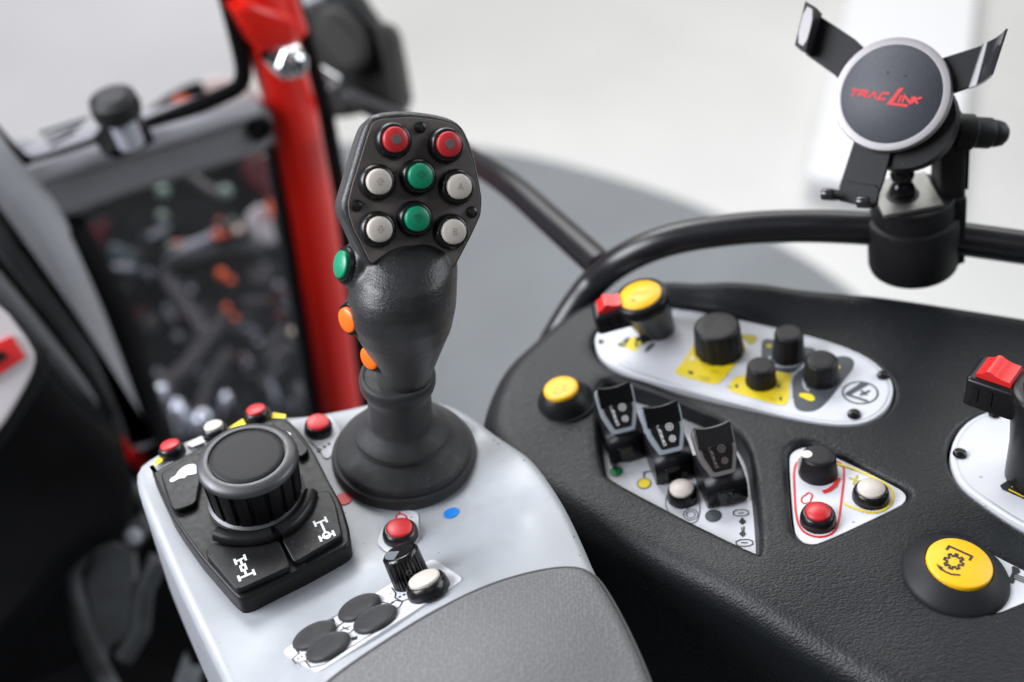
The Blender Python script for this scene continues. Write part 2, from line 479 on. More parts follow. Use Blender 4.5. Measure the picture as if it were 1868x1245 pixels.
# ================================================================== control armrest
ZS = [  # px, py, height in mm
 (300, 870, 3), (285, 840, 3), (400, 800, 4), (510, 762, 4), (560, 770, 3), (640, 755, 1), (738, 830, 0), (420, 1050, 0), (345, 1000, 0), (600, 930, 0),
 (660, 1010, 0), (500, 1125, 0), (440, 1180, 0), (700, 950, 0), (720, 730, 1), (800, 732, 2), (850, 768, 2), (640, 860, 0), (520, 950, 0), (860, 800, 0),
 (740, 985, 1), (820, 940, 1), (870, 900, 2.5), (900, 870, 8), (940, 838, 13),
 (900, 930, 12.5), (960, 940, 22), (985, 875, 17.5), (1020, 930, 22.5), (1055, 1005, 24), (1000, 1000, 25), (1040, 1036, 26), (980, 1046, 26.5), (900, 1060, 25.5), (875, 1000, 15), (820, 985, 5),
 (1110, 1110, 25), (1160, 1245, 25), (560, 1300, 22), (700, 1330, 24), (500, 1300, 10)]
fl_n = V((-.34, .37, .86)).normalized()
fl_o = on(655, 1112, .0095)
FL = (fl_o, fl_n)
pts = []
for x, y, z in ZS:
    p = on(x, y, z/1000); pts.append((p.x, p.y, p.z))
for x, y in ((520, 1190), (580, 1228), (845, 1058), (790, 1022), (655, 1112), (650, 1180), (740, 1120), (600, 1120), (700, 1070), (560, 1215)):
    p = onp(x, y, FL)-fl_n*.0004; pts.append((p.x, p.y, p.z))
POD = Surf(pts, 2e-7)

arm = thing('control_pod', 'pale grey control armrest with padded rest, carrying the joystick and the big round dial', 'armrest', on(700, 1000, -.06))
outl = [(264, 866), (276, 842), (386, 793), (500, 769), (560, 768), (640, 752), (700, 738), (790, 738), (838, 757), (888, 792), (945, 832), (980, 872), (1014, 930), (1048, 1003), (1062, 1040), (1105, 1120), (1155, 1260), (1165, 1400), (900, 1420), (560, 1420), (470, 1320), (436, 1240), (358, 1085), (300, 955)]
poly = []
for x, y in outl:
    p = POD.hit(x, min(y, 1330)); q = on(x, y, p.z); poly.append((q.x, q.y))
poly = [tuple(p) for p in chaikin(poly, 2)]

# padded rest
padpx = [(545, 1330), (600, 1268), (622, 1247), (664, 1216), (722, 1177), (800, 1128), (900, 1078), (978, 1055), (1036, 1046), (1064, 1052), (1088, 1088), (1120, 1150), (1150, 1220), (1178, 1300), (1200, 1430), (480, 1430)]
PZ = .0345
pp = [on(x, y, PZ) for x, y in padpx]
pp2 = [tuple(p) for p in chaikin([(p.x, p.y) for p in pp], 2)]
PS = Surf([(p.x, p.y, PZ) for p in pp] + [(*on(900, 1180, PZ).xy, PZ+.007), (*on(850, 1290, PZ).xy, PZ+.007), (*on(1040, 1200, PZ).xy, PZ+.006)], 1e-6)
pad = PS.mesh(pp2, .004, (.0065, .02)).build('arm_pad', 'pad_grey', arm, sharp=60, wn=False)
pip = offset(dense(pp2 if area(pp2) > 0 else pp2[::-1], .004), .0070)
b = MB(); b.tube([V((x, y, PZ-.0052)) for x, y in pip]+[V((pip[0][0], pip[0][1], PZ-.0052))], .0011, 8); b.build('piping', 'piping', pad)

ph = offset(dense(pp2 if area(pp2) > 0 else pp2[::-1], .006), -.009)
POD.mesh(poly, .0035, (.006, .075), [(ph, .001, .012)]).build('armrest_shell', 'pod_grey', arm, sharp=60, wn=False)
# label plate for the four oval buttons, on the flank
lp = [(516, 1190), (582, 1228), (846, 1060), (842, 1052), (796, 1022), (786, 1021)]
plate = fillet([tuple(V(frame(fl_o, fl_n).inverted() @ q).xy) for q in pxy([(514, 1190), (580, 1229), (847, 1058), (790, 1020)], FL)], .004)
Mf = frame(fl_o, fl_n)
b = MB(); b.prism([Mf @ V((x, y, .0006)) for x, y in plate], fl_n, .004, .0003)
lab = b.build('label_plate', 'plate_white', arm)
FLT = (fl_o+fl_n*.0006, fl_n)
inkm(lab, 'outline_print', [[(534, 1181), (538, 1172), (571, 1147), (591, 1135), (621, 1119), (652, 1099)], [(540, 1185), (545, 1192), (533, 1202), (540, 1211), (556, 1205), (566, 1218), (590, 1213), (640, 1180), (690, 1150), (722, 1128)],
    [(694, 1098), (712, 1102), (722, 1095), (734, 1098), (728, 1108), (716, 1114)], [(714, 1072), (722, 1083), (720, 1090), (732, 1097), (748, 1092), (762, 1102), (785, 1098), (815, 1080)],
    (ell(630, 1146, 21, 11, 30), True), [(620, 1150), (640, 1142)], [(624, 1144), (636, 1149)]], .0006, FLT, 'print_black')
inkm(lab, 'scale_print', [[(542, 1203), (545, 1201)], [(549, 1199), (552, 1197)], [(556, 1195), (559, 1193)]], .0014, FLT, 'print_black')
inkm(lab, 'scale_print', [[(698, 1110), (702, 1107)], [(706, 1105), (710, 1103)], [(714, 1100), (718, 1098)]], .0014, FLT, 'print_black')
inkm(lab, 'scale_print', [[(727, 1090), (731, 1088)], [(735, 1086), (739, 1084)], [(743, 1082), (747, 1080)]], .0014, FLT, 'print_black')
for L in ([(597, 1133), (608, 1128), (612, 1135), (604, 1140)], [(640, 1164), (652, 1160), (652, 1167), (642, 1169)]):
    decal(lab, 'animal_print', L, FLT, 'print_black')
for (x, y, lb) in ((657, 1112, 'uppermost black oval button'), (686, 1133, 'black oval button nearest the pad'), (575, 1163, 'leftmost black oval button'), (600, 1184, 'lowest black oval button')):
    o = onp(x, y, FLT); b = MB()
    b.lathe(frame(o, fl_n), [(.0095, -.0003), (.0102, .0008), (.0100, .0016), (.0088, .0025), (.0062, .0031), (.003, .0034), (.0003, .0034)], 48)
    b.build('membrane_button', 'rubber', arm, sharp=60, label=lb)
# ribbed trim knob and white button of the flank
ob, Mk, hk = knob(arm, FLT, 752, 1060, 735, 1006, .0088, .0084, 'gloss_black', 'black ribbed trim knob with a set screw', 30, .09, line=None)
b = MB(); sidep = (Mk @ V((0, 0, hk*.52))); vd = (CAM-sidep); vd = (vd-fl_n*vd.dot(fl_n)).normalized()
so = sidep+vd*.0084
b.lathe(frame(so, vd), [(.0013, -.001), (.0013, .0003), (.0009, .0004), (.0008, -.0006)], 20); b.build('set_screw', 'satin_metal', ob)
b = MB(); b.poly([Mk @ V((.0070*math.cos(a), .0070*math.sin(a), hk+.00008)) for a in [rad(k) for k in range(150, 256, 7)]]+[Mk @ V((0, 0, hk+.00008))]); b.build('pointer_print', 'print_grey', ob, fix=True, smooth=False)
button(arm, frame(onp(783, 1078, FLT), fl_n), .0098, .0058, .0072, 'cap_white', 'white push button beside the ribbed trim knob', cone=.84)

# small push buttons along the far edge, on the tilted rim
for (x, y, r, rt, t, c, lb) in ((315, 826, .0068, .5, 20, 'cap_red', 'red push button at the left corner of the armrest'), (394, 791, .0068, .5, 19, 'cap_white', 'white push button on the far rim of the armrest'), (471, 761, .0070, .52, 17, 'cap_red', 'red push button on the far rim behind the dial')):
    p = POD.hit(x, y); button(arm, frame(p, nrm(x, y, rt, t)), r, .0045, r*.74, c, lb)
pl = POD.plane(581, 786)
dl = decal(arm, 'button_label', ell(590, 800, 40, 34, -20)[:0]+[(556, 800), (556, 770), (575, 756), (605, 760), (622, 785), (615, 808), (604, 834), (592, 838), (580, 815)], pl, 'plate_white', .0006, 2)
inkm(dl, 'symbol_print', [[(578, 818), (586, 822)], [(590, 817), (594, 814)], [(598, 811), (602, 809)]], .0016, (pl[0]+pl[1]*.0006, pl[1]), 'print_black')
button(arm, frame(pl[0]+pl[1]*.0004, nrm(581, 786, .70, 3)), .0076, .0056, .0060, 'cap_red', 'red push button next to the joystick boot')
for L, m in (([(281, 851), (284, 838), (296, 832), (297, 841)], 'print_yellow'), ([(340, 810), (366, 796), (374, 806), (350, 816)], 'plate_white'), ([(417, 780), (443, 764), (450, 777), (424, 783)], 'print_yellow'), ([(497, 752), (522, 757), (520, 763), (496, 763)], 'print_yellow')):
    c = (sum(p[0] for p in L)/4, sum(p[1] for p in L)/4); pl = POD.plane(*c)
    d = decal(arm, 'colour_sticker', L, (pl[0], nrm(c[0], c[1], .5, 19)), m, .0012)
pl = POD.plane(731, 978)
dl = decal(arm, 'button_label', [(722, 930), (762, 932), (764, 950), (765, 985), (752, 1010), (712, 1012), (692, 998), (688, 985), (700, 960)], pl, 'plate_white', .0005, 2)
inkm(dl, 'symbol_print', [(chaikin([(723, 941), (730, 937), (740, 940), (743, 948), (737, 955), (728, 955), (723, 948)], 1), True), [(730, 937), (728, 934)]], .0008, (pl[0]+pl[1]*.0005, pl[1]), 'print_red')
button(arm, frame(pl[0]+pl[1]*.0004, pl[1]), .0088, .0048, .0063, 'cap_red', 'red push button above the ribbed trim knob')
for x, y, m, lb in ((627, 911, 'print_red', 'red round dot sticker'), (824, 937, 'print_blue', 'blue round dot sticker')):
    pl = POD.plane(x, y); b = MB(); b.lathe(frame(pl[0], pl[1]), [(.0040, -.0003), (.0040, .0005)], 36); b.build('dot_sticker', m, arm, label=lb, sharp=30)

# ================================================================== joystick
JB = on(738, 832, 0)
stick = thing('control_joystick', 'upright black joystick whose head carries red, green and white buttons, on a round rubber boot', 'joystick', JB)
M0 = frame(JB, (0, 0, 1))
b = MB(); b.lathe(M0, [(.0372, -.001), (.0378, .0005), (.0378, .0035), (.0368, .0052), (.0352, .0057), (.0346, .0050), (.0344, .0040), (.0348, .0046)], 96); b.build('boot_flange', 'rubber', stick)
b = MB(); b.lathe(M0, [(.0338, .003), (.0352, .0068), (.0350, .0082), (.0335, .0096), (.0285, .0128), (.0250, .0152), (.0240, .0162), (.0235, .0172), (.0246, .0180), (.0250, .0196), (.0243, .0208), (.0205, .0238), (.0178, .0262), (.0165, .0285), (.0161, .032), (.0160, .044), (.0166, .047), (.0180, .0497), (.0188, .0525), (.0189, .0560), (.0184, .0580), (.0172, .0586), (.0160, .0575)], 96)
b.build('rubber_boot', 'rubber', stick, sharp=70)

# head plane
hy = JB.y+.012
v = ray(745, 345); HC = CAM+v*(hy/v.y)
vn = v.normalized(); ru = (RT-vn*RT.dot(vn)).normalized(); uu = ru.cross(vn)
HN = (-vn*.972+ru*.225+uu*.04).normalized()
HP = (HC, HN)
Z1 = lambda L: [(560+x/3.1125, 170+y/3.1125) for x, y in L]
head = Z1([(352, 128), (440, 101), (600, 97), (760, 120), (850, 152), (905, 205), (960, 350), (1006, 580), (1002, 680), (950, 800), (882, 920), (848, 1000), (600, 1040), (345, 985), (285, 870), (236, 760), (196, 680), (190, 620), (215, 540), (262, 380), (312, 210)])
hp = chaikin(pxy(head, HP), 2)
bb = MB(); bb.prism(hp, HN, .029, .0035, 5, .006, taper=-.001)
# grip: lofted cross-sections about the stick axis
def grip_ring(py, xl, xr, bf, bb_, dy=0.0, n=40, pw=2.25):
    pl = (V((0, JB.y+dy, 0)), V((0, 1, 0)))
    L = onp(xl, py, pl); R = onp(xr, py, pl); c = (L+R)*.5; a = (R.x-L.x)*.5; out = []
    for i in range(n):
        u = 2*PI*i/n; cu, su = math.cos(u), math.sin(u)
        x = a*math.copysign(abs(cu)**(2/pw), cu); y = math.copysign(abs(su)**(2/pw), su)*(bf if su < 0 else bb_)
        out.append(V((c.x+x, JB.y+dy+y, c.z)))
    return out
G = [(712, 690, 786, .012, .014, 0), (690, 686, 788, .0135, .015, 0), (672, 686, 790, .0150, .0155, 0), (650, 683, 799, .0175, .0165, 0), (620, 668, 811, .0215, .0185, 0), (585, 648, 826, .0262, .021, 0), (550, 635, 833, .0295, .022, 0), (518, 636, 834, .0310, .022, .001)]
gr = [grip_ring(*g) for g in G]
for z, cx, cy, a, bf, bk_ in ((.118, .0070, .004, .0246, .0325, .020), (.1245, .0078, .007, .0232, .0312, .018), (.1305, .0083, .011, .0195, .0265, .015), (.1350, .0087, .014, .0140, .0190, .012), (.1380, .009, .016, .0075, .0110, .008), (.1392, .009, .017, .003, .0045, .004)):
    gr.append([V((JB.x+cx+a*math.copysign(abs(math.cos(u))**.89, math.cos(u)), JB.y+cy+math.copysign(abs(math.sin(u))**.89, math.sin(u))*(bf if math.sin(u) < 0 else bk_), z)) for u in [2*PI*i/40 for i in range(40)]])
bb.rings(gr)
# bosses that carry the three thumb buttons
thumb = [(624, 483, .008, .46, 80, -1), (638, 583, .0075, .44, 66, -1), (678, 652, .0072, .50, 60, -1)]
SIDE = []
for (x, y, r, ratio, tilt, sgn) in thumb:
    vv = ray(x, y); p = CAM+vv*((JB.y-{483: .004, 583: .0135, 652: .0110}[y])/vv.y); vn_ = vv.normalized(); r_ = (RT-vn_*RT.dot(vn_)).normalized(); u_ = r_.cross(vn_)
    n = {483: (-vn_*.45-r_*.88+u_*.10), 583: (-vn_*.56-r_*.78-u_*.26), 652: (-vn_*.60-r_*.70-u_*.34)}[y].normalized()
    SIDE.append((p, n, r))
    bb.lathe(frame(p-n*.0045, n), [(r*1.5, -.010), (r*1.45, -.004), (r*1.22, .0012), (r*1.1, .0026), (r*.5, .0028)], 28)
bmesh.ops.recalc_face_normals(bb.bm, faces=bb.bm.faces[:])
tmp = bb.build('grip_source', 'grip_black', None)
md = tmp.modifiers.new('r', 'REMESH'); md.mode = 'VOXEL'; md.voxel_size = .0009; md.adaptivity = 0
sm = tmp.modifiers.new('s', 'SMOOTH'); sm.factor = .5; sm.iterations = 18
bpy.context.view_layer.update()
ev = tmp.evaluated_get(bpy.context.evaluated_depsgraph_get()); me = bpy.data.meshes.new_from_object(ev)
me.transform(ROOTW[stick.name] @ tmp.matrix_world); me.name = 'grip'
bpy.data.objects.remove(tmp); me.materials.clear(); me.materials.append(MATS['grip_black']); me.shade_smooth()
grip = bpy.data.objects.new('grip', me); COL.objects.link(grip); grip.parent = stick

# face plate with a dark joint round it
fp = Z1([(372, 166), (420, 147), (600, 135), (760, 155), (845, 180), (885, 228), (940, 380), (985, 590), (980, 690), (930, 800), (870, 915), (828, 992), (815, 985), (790, 955), (755, 918), (700, 886), (620, 866), (545, 869), (470, 897), (410, 938), (372, 968), (355, 955), (312, 862), (270, 788), (236, 690), (232, 620), (250, 540), (300, 380), (345, 232)])
f2 = fillet([tuple((frame(HC, HN).inverted() @ q).xy) for q in pxy(fp, HP, .0003)], .0015, 3)
Mh = frame(HC, HN)
b = MB(); b.prism([Mh @ V((x, y, .00025)) for x, y in offset(f2 if area(f2) > 0 else f2[::-1], .0005)], HN, .004); b.build('plate_gap', 'gap_black', stick)
b = MB(); b.prism([Mh @ V((x, y, .0006)) for x, y in f2], HN, .004, .0003); face = b.build('face_plate', 'panel_brown', stick)
FPN = (HC+HN*.0006, HN)
heads = [(485, 272, 'cap_red', 'red button at the upper left of the head'), (785, 298, 'cap_red', 'red button at the upper right of the head'), (393, 508, 'cap_white', 'white button with an up arrow'), (625, 477, 'cap_green', 'upper green button'),
         (843, 535, 'cap_white', 'white button marked A'), (396, 775, 'cap_white', 'white button with a down arrow'), (607, 716, 'cap_green', 'lower green button'), (812, 788, 'cap_white', 'white button marked B')]
caps = []
for x, y, m, lb in heads:
    (px, py), = Z1([(x, y)]); p = onp(px, py, FPN); M = frame(p, HN, RT)
    o = button(stick, M, .0082, .0056, .0056, m, lb, hc=.0022, dome=.0008, cone=.80)
    caps.append((o, M, m, lb))
# marks moulded or set into the caps
def capstroke(o, M, lines, w, m, z):
    b = MB()
    for k, (l, cl) in enumerate(lines): b.ribbon([M @ V((x, y, z+k*2e-5)) for x, y in l], M.to_3x3() @ V((0, 0, 1)), w, cl)
    b.build('cap_mark', m, o, fix=False, smooth=False)
mat('cap_white_mark', (.30, .27, .24), .5); mat('cap_green_mark', (.0, .115, .055), .5)
zt = .0056+.0022+.0008+.00006
arrow = [(-.0006, -.0014), (-.0006, .0), (-.0014, .0), (0, .0015), (.0014, .0), (.0006, .0), (.0006, -.0014)]
for (o, M, m, lb) in caps:
    c = [c for c in o.children][0]
    if m == 'cap_red':
        b = MB(); b.lathe(M @ Matrix.Translation((0, 0, zt-.0004)), [(.0021, 0), (.0021, .00042), (.0019, .00046)], 28); b.build('centre_disc', 'mark_grey', o)
    elif 'up arrow' in lb: capstroke(o, M, [(arrow, True)], .00028, 'cap_white_mark', zt)
    elif 'down' in lb: capstroke(o, M, [([(x, -y) for x, y in arrow], True)], .00028, 'cap_white_mark', zt)
    elif lb.endswith('A'): capstroke(o, M, [([(-.0011, -.0014), (0, .0014), (.0011, -.0014)], False), ([(-.0006, -.0005), (.0006, -.0005)], False)], .0003, 'cap_white_mark', zt)
    elif lb.endswith('B'): capstroke(o, M, [([(-.0007, -.0014), (-.0007, .0014), (.0004, .0014), (.0008, .0007), (.0004, 0), (-.0006, 0)], False), ([(.0003, -.0001), (.0009, -.0007), (.0005, -.0014), (-.0006, -.0014)], False)], .0003, 'cap_white_mark', zt)
    else:
        q = [(x*.9, y*.9) if 'upper' in lb else (x*.9, -y*.9) for x, y in arrow]
        capstroke(o, M, [(q, True), ([(-.0019*math.cos(t), .0019*math.sin(t)) for t in [k*.35 for k in range(10)]], False)], .00026, 'cap_green_mark', zt)
for x, y in ((642, 195), (278, 640), (935, 677)):
    (px, py), = Z1([(x, y)]); s = screw(stick, FPN, px, py, .0027)
for (p, n, r), m, lb in zip(SIDE, ('cap_green', 'cap_orange', 'cap_orange'), ('green thumb button on the side of the grip', 'upper orange thumb button', 'lower orange thumb button')):
    button(stick, frame(p-n*(.0024 if m == 'cap_green' else .0016), n), r*1.08, .0022, r*.80, m, lb, hc=.0016, dome=.0010, cone=.9, name='thumb_button')

# ================================================================== rotary controller
Z3 = lambda L: [(260+x/2.964, 720+y/2.964) for x, y in L]
rot = thing('rotary_controller', 'black keypad block with one big round dial, turtle and axle symbols, left of the joystick', 'dial control', on(450, 950, 0))
fr = [(62, 440), (75, 500), (105, 570), (185, 740), (330, 945), (500, 1140), (545, 1180), (600, 1168), (1110, 898), (1137, 870), (1130, 800), (1088, 660)]
bk = [(1010, 470), (930, 310), (850, 195), (778, 126), (745, 124), (700, 135), (540, 183), (310, 285), (100, 392), (70, 415)]
ft = [tuple(on(x, y, .0005).xy) for x, y in Z3(fr)] + [tuple(on(x, y, .0105).xy) for x, y in Z3(bk)]
ft = fillet(ft, .005)
b = MB(); b.prism([V((x, y, .0105)) for x, y in ft], (0, 0, 1), .0125, .0014); base = b.build('keypad_base', 'key_black', rot)
KP = (V((0, 0, .0105)), V((0, 0, 1)))
KT = (V((0, 0, .0138)), V((0, 0, 1)))
def key(name, L, r, lb, pl=KT, dep=.0036):
    q = fillet([tuple(p.xy) for p in pxy(Z3(L), pl)], r)
    b = MB(); b.prism([V((x, y, pl[0].z)) for x, y in q], (0, 0, 1), dep, .0008); return b.build(name, 'key_black', rot, label=lb)
arc = lambda c, r, a0, a1, n: [(c[0]+r*math.cos(rad(a0+(a1-a0)*k/n)), c[1]+r*math.sin(rad(a0+(a1-a0)*k/n))) for k in range(n+1)]
kl = key('key', [(386, 795), (440, 815), (510, 822), (580, 821), (650, 810), (737, 782), (803, 930), (515, 1062), (440, 975), (333, 850)], .0032, 'front left key with an axle symbol')
kr = key('key', [(748, 776), (810, 735), (860, 690), (905, 630), (932, 570), (942, 527), (1010, 515), (1045, 590), (1083, 760), (822, 912)], .0032, 'front right key with an axle symbol')
kt_ = key('key', [(95, 425), (300, 305), (330, 380), (300, 520), (290, 590), (182, 628), (150, 590)], .0032, 'rear left key with a turtle symbol')
kh = key('key', [(690, 150), (765, 133), (800, 160), (905, 300), (850, 345), (780, 240)], .0032, 'rear right key with a rabbit symbol')
# the raised rim in front of the dial
rp = [on(x, y, .0150) for x, y in Z3([(402, 752), (470, 775), (545, 783), (620, 780), (700, 757)])]
b = MB(); b.tube(spline(rp, 5), .0036, 14); b.build('guard_rim', 'key_black', rot)
rp = [on(x, y, .0150) for x, y in Z3([(738, 745), (800, 705), (850, 655), (890, 595), (910, 532)])]
b = MB(); b.tube(spline(rp, 5), .0036, 14); b.build('guard_rim', 'key_black', rot)
def axle(parent, c0, c1, h0, h1, mid):
    """two axles with wheels joined by a shaft, pixel units of the close-up"""
    c0, c1, h0, h1 = V(c0), V(c1), V(h0), V(h1); d = (c1-c0).normalized(); s = 13
    L = []
    for c, h in ((c0, h0), (c1, h1)):
        L.append([c-h, c+h])
        for e in (c-h, c+h): L.append([e-d*s*1.3, e+d*s*1.3])
    mlen = (c1-c0)
    if mid == 'square':
        m = c0+mlen*.5; w = h0.normalized()*13; g = d*13
        L += [[c0, m-g], [m+g, c1], ([m-w-g, m+w-g, m+w+g, m-w+g], True)]
    else:
        m = c1-d*4; L += [[c0, m-d*19]]
    for k, l in enumerate(L):
        if isinstance(l, tuple): L[k] = (Z3([tuple(p) for p in l[0]]), True)
        else: L[k] = Z3([tuple(p) for p in l])
    if mid == 'circle':
        L.append((Z3(ell(m.x, m.y, 18, 16)), True))
    inkm(parent, 'axle_print', L, .0011, (V((0, 0, .0138)), V((0, 0, 1))), 'print_white')
axle(kl, (528, 893), (562, 978), (26, -12), (40, -17), 'square')
axle(kr, (962, 688), (997, 765), (30, -12), (36, -15), 'circle')
decal(kt_, 'turtle_print', Z3([(145, 465), (155, 450), (178, 441), (195, 411), (225, 387), (262, 375), (290, 380), (300, 425), (262, 434), (240, 435), (228, 452), (200, 452), (168, 471), (150, 474)]), KT, 'print_white', .0002, 1)
decal(kh, 'rabbit_print', Z3([(728, 186), (750, 184), (770, 200), (804, 210), (800, 226), (780, 224), (760, 212)]), KT, 'print_white', .0002, 1)
# dial
zt = .0405; DN = (nrm(450, 832, .69, 16)+V((0, 0, .25))).normalized()
DO = on(450, 832, zt); MD = frame(DO, DN)
def ribs(r, z, a, k): return r*(1-.055*(1 if (math.cos(a*18) > .55) else 0)) if k in (1, 2) else r
b = MB(); b.lathe(MD, [(.0215, -.0330), (.0236, -.0322), (.0236, -.0262), (.0222, -.0252)], 96); b.build('dial_skirt', 'satin_metal', rot)
b = MB(); b.lathe(MD, [(.0205, -.0258), (.0222, -.0256), (.0234, -.0035), (.0225, -.0030)], 216, ribs); dial = b.build('dial_body', 'key_black', rot, sharp=25)
b = MB(); b.lathe(MD, [(.0226, -.0046), (.0238, -.0042), (.0241, -.0030), (.0238, -.0018), (.0226, -.0006), (.0205, .0003), (.0188, .0006), (.0182, .0003), (.0180, -.0008)], 128); b.build('dial_ring', 'satin_metal', dial, sharp=50)
b = MB(); b.lathe(MD, [(.0177, -.002), (.0177, -.0002), (.0174, .0002), (.0150, .0005), (.008, .0006), (.0005, .0006)], 96); b.build('dial_cap', 'disc_black', dial, sharp=50)
# ================================================================== side console
CS = [(940, 720, -12), (1020, 712, -9), (1000, 800, -10), (1100, 610, -5), (1100, 800, -6), (1100, 870, -6), (1200, 630, 0), (1240, 930, 0), (1300, 650, 3), (1250, 740, 0), (1450, 700, 9),
      (1400, 850, 8), (1390, 1020, 9), (1560, 900, 15), (1640, 740, 15), (1500, 990, 14), (1640, 1040, 19), (1745, 1030, 20), (1868, 1100, 21), (1868, 850, 20), (1740, 830, 19), (1800, 720, 18.5),
      (1700, 1210, 17), (1560, 1130, 13), (1230, 960, -1), (1000, 850, -11), (1040, 590, -9), (1090, 555, -4), (1160, 540, 6), (1235, 520, 14), (1400, 526, 22), (1600, 552, 26), (1868, 592, 28), (2050, 620, 28),
      (1250, 572, 4), (1400, 596, 8), (1560, 650, 13.5), (1700, 700, 17.5), (1868, 740, 20), (2050, 800, 20), (2050, 1200, 21), (1320, 526, 18)]
pts = []
for x, y, z in CS:
    p = on(x, y, z/1000); pts.append((p.x, p.y, p.z))
CON = Surf(pts, 5e-7)
con = thing('side_console', 'black grained side console with white label plates, knobs and push buttons, right of the joystick', 'control console', on(1450, 850, -.05))
def cpoly(L, k=2, lo=1300):
    q = []
    for x, y in L:
        p = CON.hit(x, min(y, lo)); p = on(x, y, p.z); q.append((p.x, p.y))
    return [tuple(p) for p in chaikin(q, k)]
Z7 = lambda L: [(1220+x/3.892, 540+y/3.892) for x, y in L]
ZB = lambda L: [(1340+x/5.8375, 580+y/5.8375) for x, y in L]
ZC = lambda L: [(1120+x/15.57, 600+y/15.57) for x, y in L]
Z8 = lambda L: [(1400+x/3.457, 780+y/3.457) for x, y in L]
ZT = lambda L: [(1060+x/3.275, 660+y/3.275) for x, y in L]
ZP = lambda L: [(1560+x/5.659, 940+y/5.659) for x, y in L]
outl = [(928, 765), (940, 715), (962, 668), (1000, 632), (1045, 592), (1092, 556), (1150, 535), (1230, 523), (1350, 525), (1500, 542), (1700, 567), (1868, 593), (2060, 625), (2180, 800), (2180, 1100), (2060, 1330), (1900, 1360), (1750, 1275), (1560, 1165), (1385, 1060), (1230, 985), (1080, 905), (985, 840), (945, 800)]
plateA = [(1083, 625), (1092, 600), (1120, 578), (1165, 562), (1240, 562), (1360, 585), (1500, 618), (1580, 648), (1622, 684), (1632, 712), (1620, 745), (1590, 768), (1550, 776), (1490, 772), (1400, 752), (1250, 712), (1150, 682), (1100, 656)]
trayH = [(1080, 705), (1078, 760), (1090, 862), (1102, 878), (1240, 950), (1376, 1019), (1398, 1020), (1405, 1000), (1402, 940), (1390, 850), (1378, 806), (1345, 766), (1250, 724), (1150, 688), (1100, 682)]
triP = Z8([(136, 210), (146, 165), (190, 135), (260, 120), (430, 185), (820, 375), (880, 425), (872, 470), (830, 502), (340, 735), (250, 738), (195, 705), (165, 640)])
ptoH = [p for p in ell(1743, 1048, 97, 77, -18, 40) if p[0] < 1806]
ptoH = sorted(ptoH, key=lambda p: math.atan2(p[1]-1048, p[0]-1743))
ptoH = [p for p in ptoH if p[1] > 1048][::-1] and [(1812, 1000), (1905, 1048), (1932, 1070), (1905, 1095), (1815, 1132)] + sorted([p for p in ptoH if not (p[0] > 1800)], key=lambda p: (math.atan2(p[1]-1048, p[0]-1743)) % (2*PI))
ovalP = [(1733, 835), (1740, 800), (1762, 770), (1800, 750), (1868, 738), (1960, 760), (2030, 850), (2010, 960), (1960, 1000), (1868, 962), (1795, 915), (1750, 880)]
def planefit(L, off):
    Q = [CON.hit(x, y) for x, y in L]; c = sum(Q, V((0, 0, 0)))/len(Q)
    A = np.array([tuple(q-c) for q in Q]); u, s, vt = np.linalg.svd(A); n = V(vt[2])
    if n.z < 0: n = -n
    return (c+n*off, n)
def grow(xy, d): return offset(xy if area(xy) > 0 else xy[::-1], d)
PA = planefit(plateA, .0006); PT = planefit(triP, -.0030); PO = planefit(ovalP[:5]+ovalP[-3:], .0012); PTR = planefit([trayH[i] for i in (0, 2, 5, 7, 9, 11, 13)], -.0125)
hA = [tuple(p.xy) for p in chaikin(pxy(plateA, PA), 2)]
hT = [tuple(p.xy) for p in chaikin(pxy(triP, PT), 2)]
hO = [tuple(p.xy) for p in chaikin(pxy(ovalP, PO), 2)]
holes = [(grow(hA, .0042), .0032, .006), (cpoly(trayH, 2), .0045, .018), (grow(hT, .0046), .0040, .008), (cpoly(ptoH, 1), .0040, .010), (grow(hO, .0045), .0035, .007)]
skirt = CON.mesh(cpoly(outl), .0042, (.016, .12), holes)
# deep flank below the lip
skirt.build('console_shell', 'console_black', con, sharp=75, wn=False)
b = MB(); q = grow(cpoly(outl), .0135); b.prism([V((x, y, -.028)) for x, y in q], (0, 0, 1), .42, .004); b.build('console_base', 'console_lower', con, sharp=60)

def plate(name, xy3, pl, th, bev, m='plate_white', label=None):
    b = MB(); b.prism(xy3, pl[1], th, bev); return b.build(name, m, con, label=label)
# --- long rounded plate
pa = plate('label_plate', chaikin(pxy(plateA, PA), 2), PA, .006, .0008, label='long rounded white plate with yellow and dark printed fields')
def inner(L, d, pl):
    P = [V(p) for p in L]; M = frame(pl[0], pl[1]); Mi = M.inverted(); q = [((Mi @ p).x, (Mi @ p).y) for p in P]
    q = offset(q if area(q) > 0 else q[::-1], -d); return [M @ V((x, y, .00012)) for x, y in q]
b = MB(); e = inner(chaikin(pxy(plateA, PA), 2), .0021, PA); b.ribbon(e, PA[1], .0009, True); b.build('edge_line', 'plate_edge', pa, fix=False, smooth=False)
decal(pa, 'yellow_field', Z7([(42, 535), (120, 445), (180, 330), (240, 280), (490, 300), (548, 350), (545, 405), (470, 490), (400, 580), (350, 625), (310, 630), (180, 595), (60, 560)]), PA, 'print_yellow', .0002, 2)
decal(pa, 'yellow_field', ZB([(-20, 650), (40, 622), (330, 585), (400, 555), (600, 600), (610, 620), (580, 700), (580, 860), (550, 925), (490, 935), (300, 885), (0, 800), (-70, 760)]), PA, 'print_yellow', .0002, 1)
decal(pa, 'slate_field', ZB([(300, 230), (380, 222), (720, 310), (890, 330), (800, 430), (700, 520), (620, 600), (400, 553), (285, 490), (285, 300)]), PA, 'print_slate', .0003, 2)
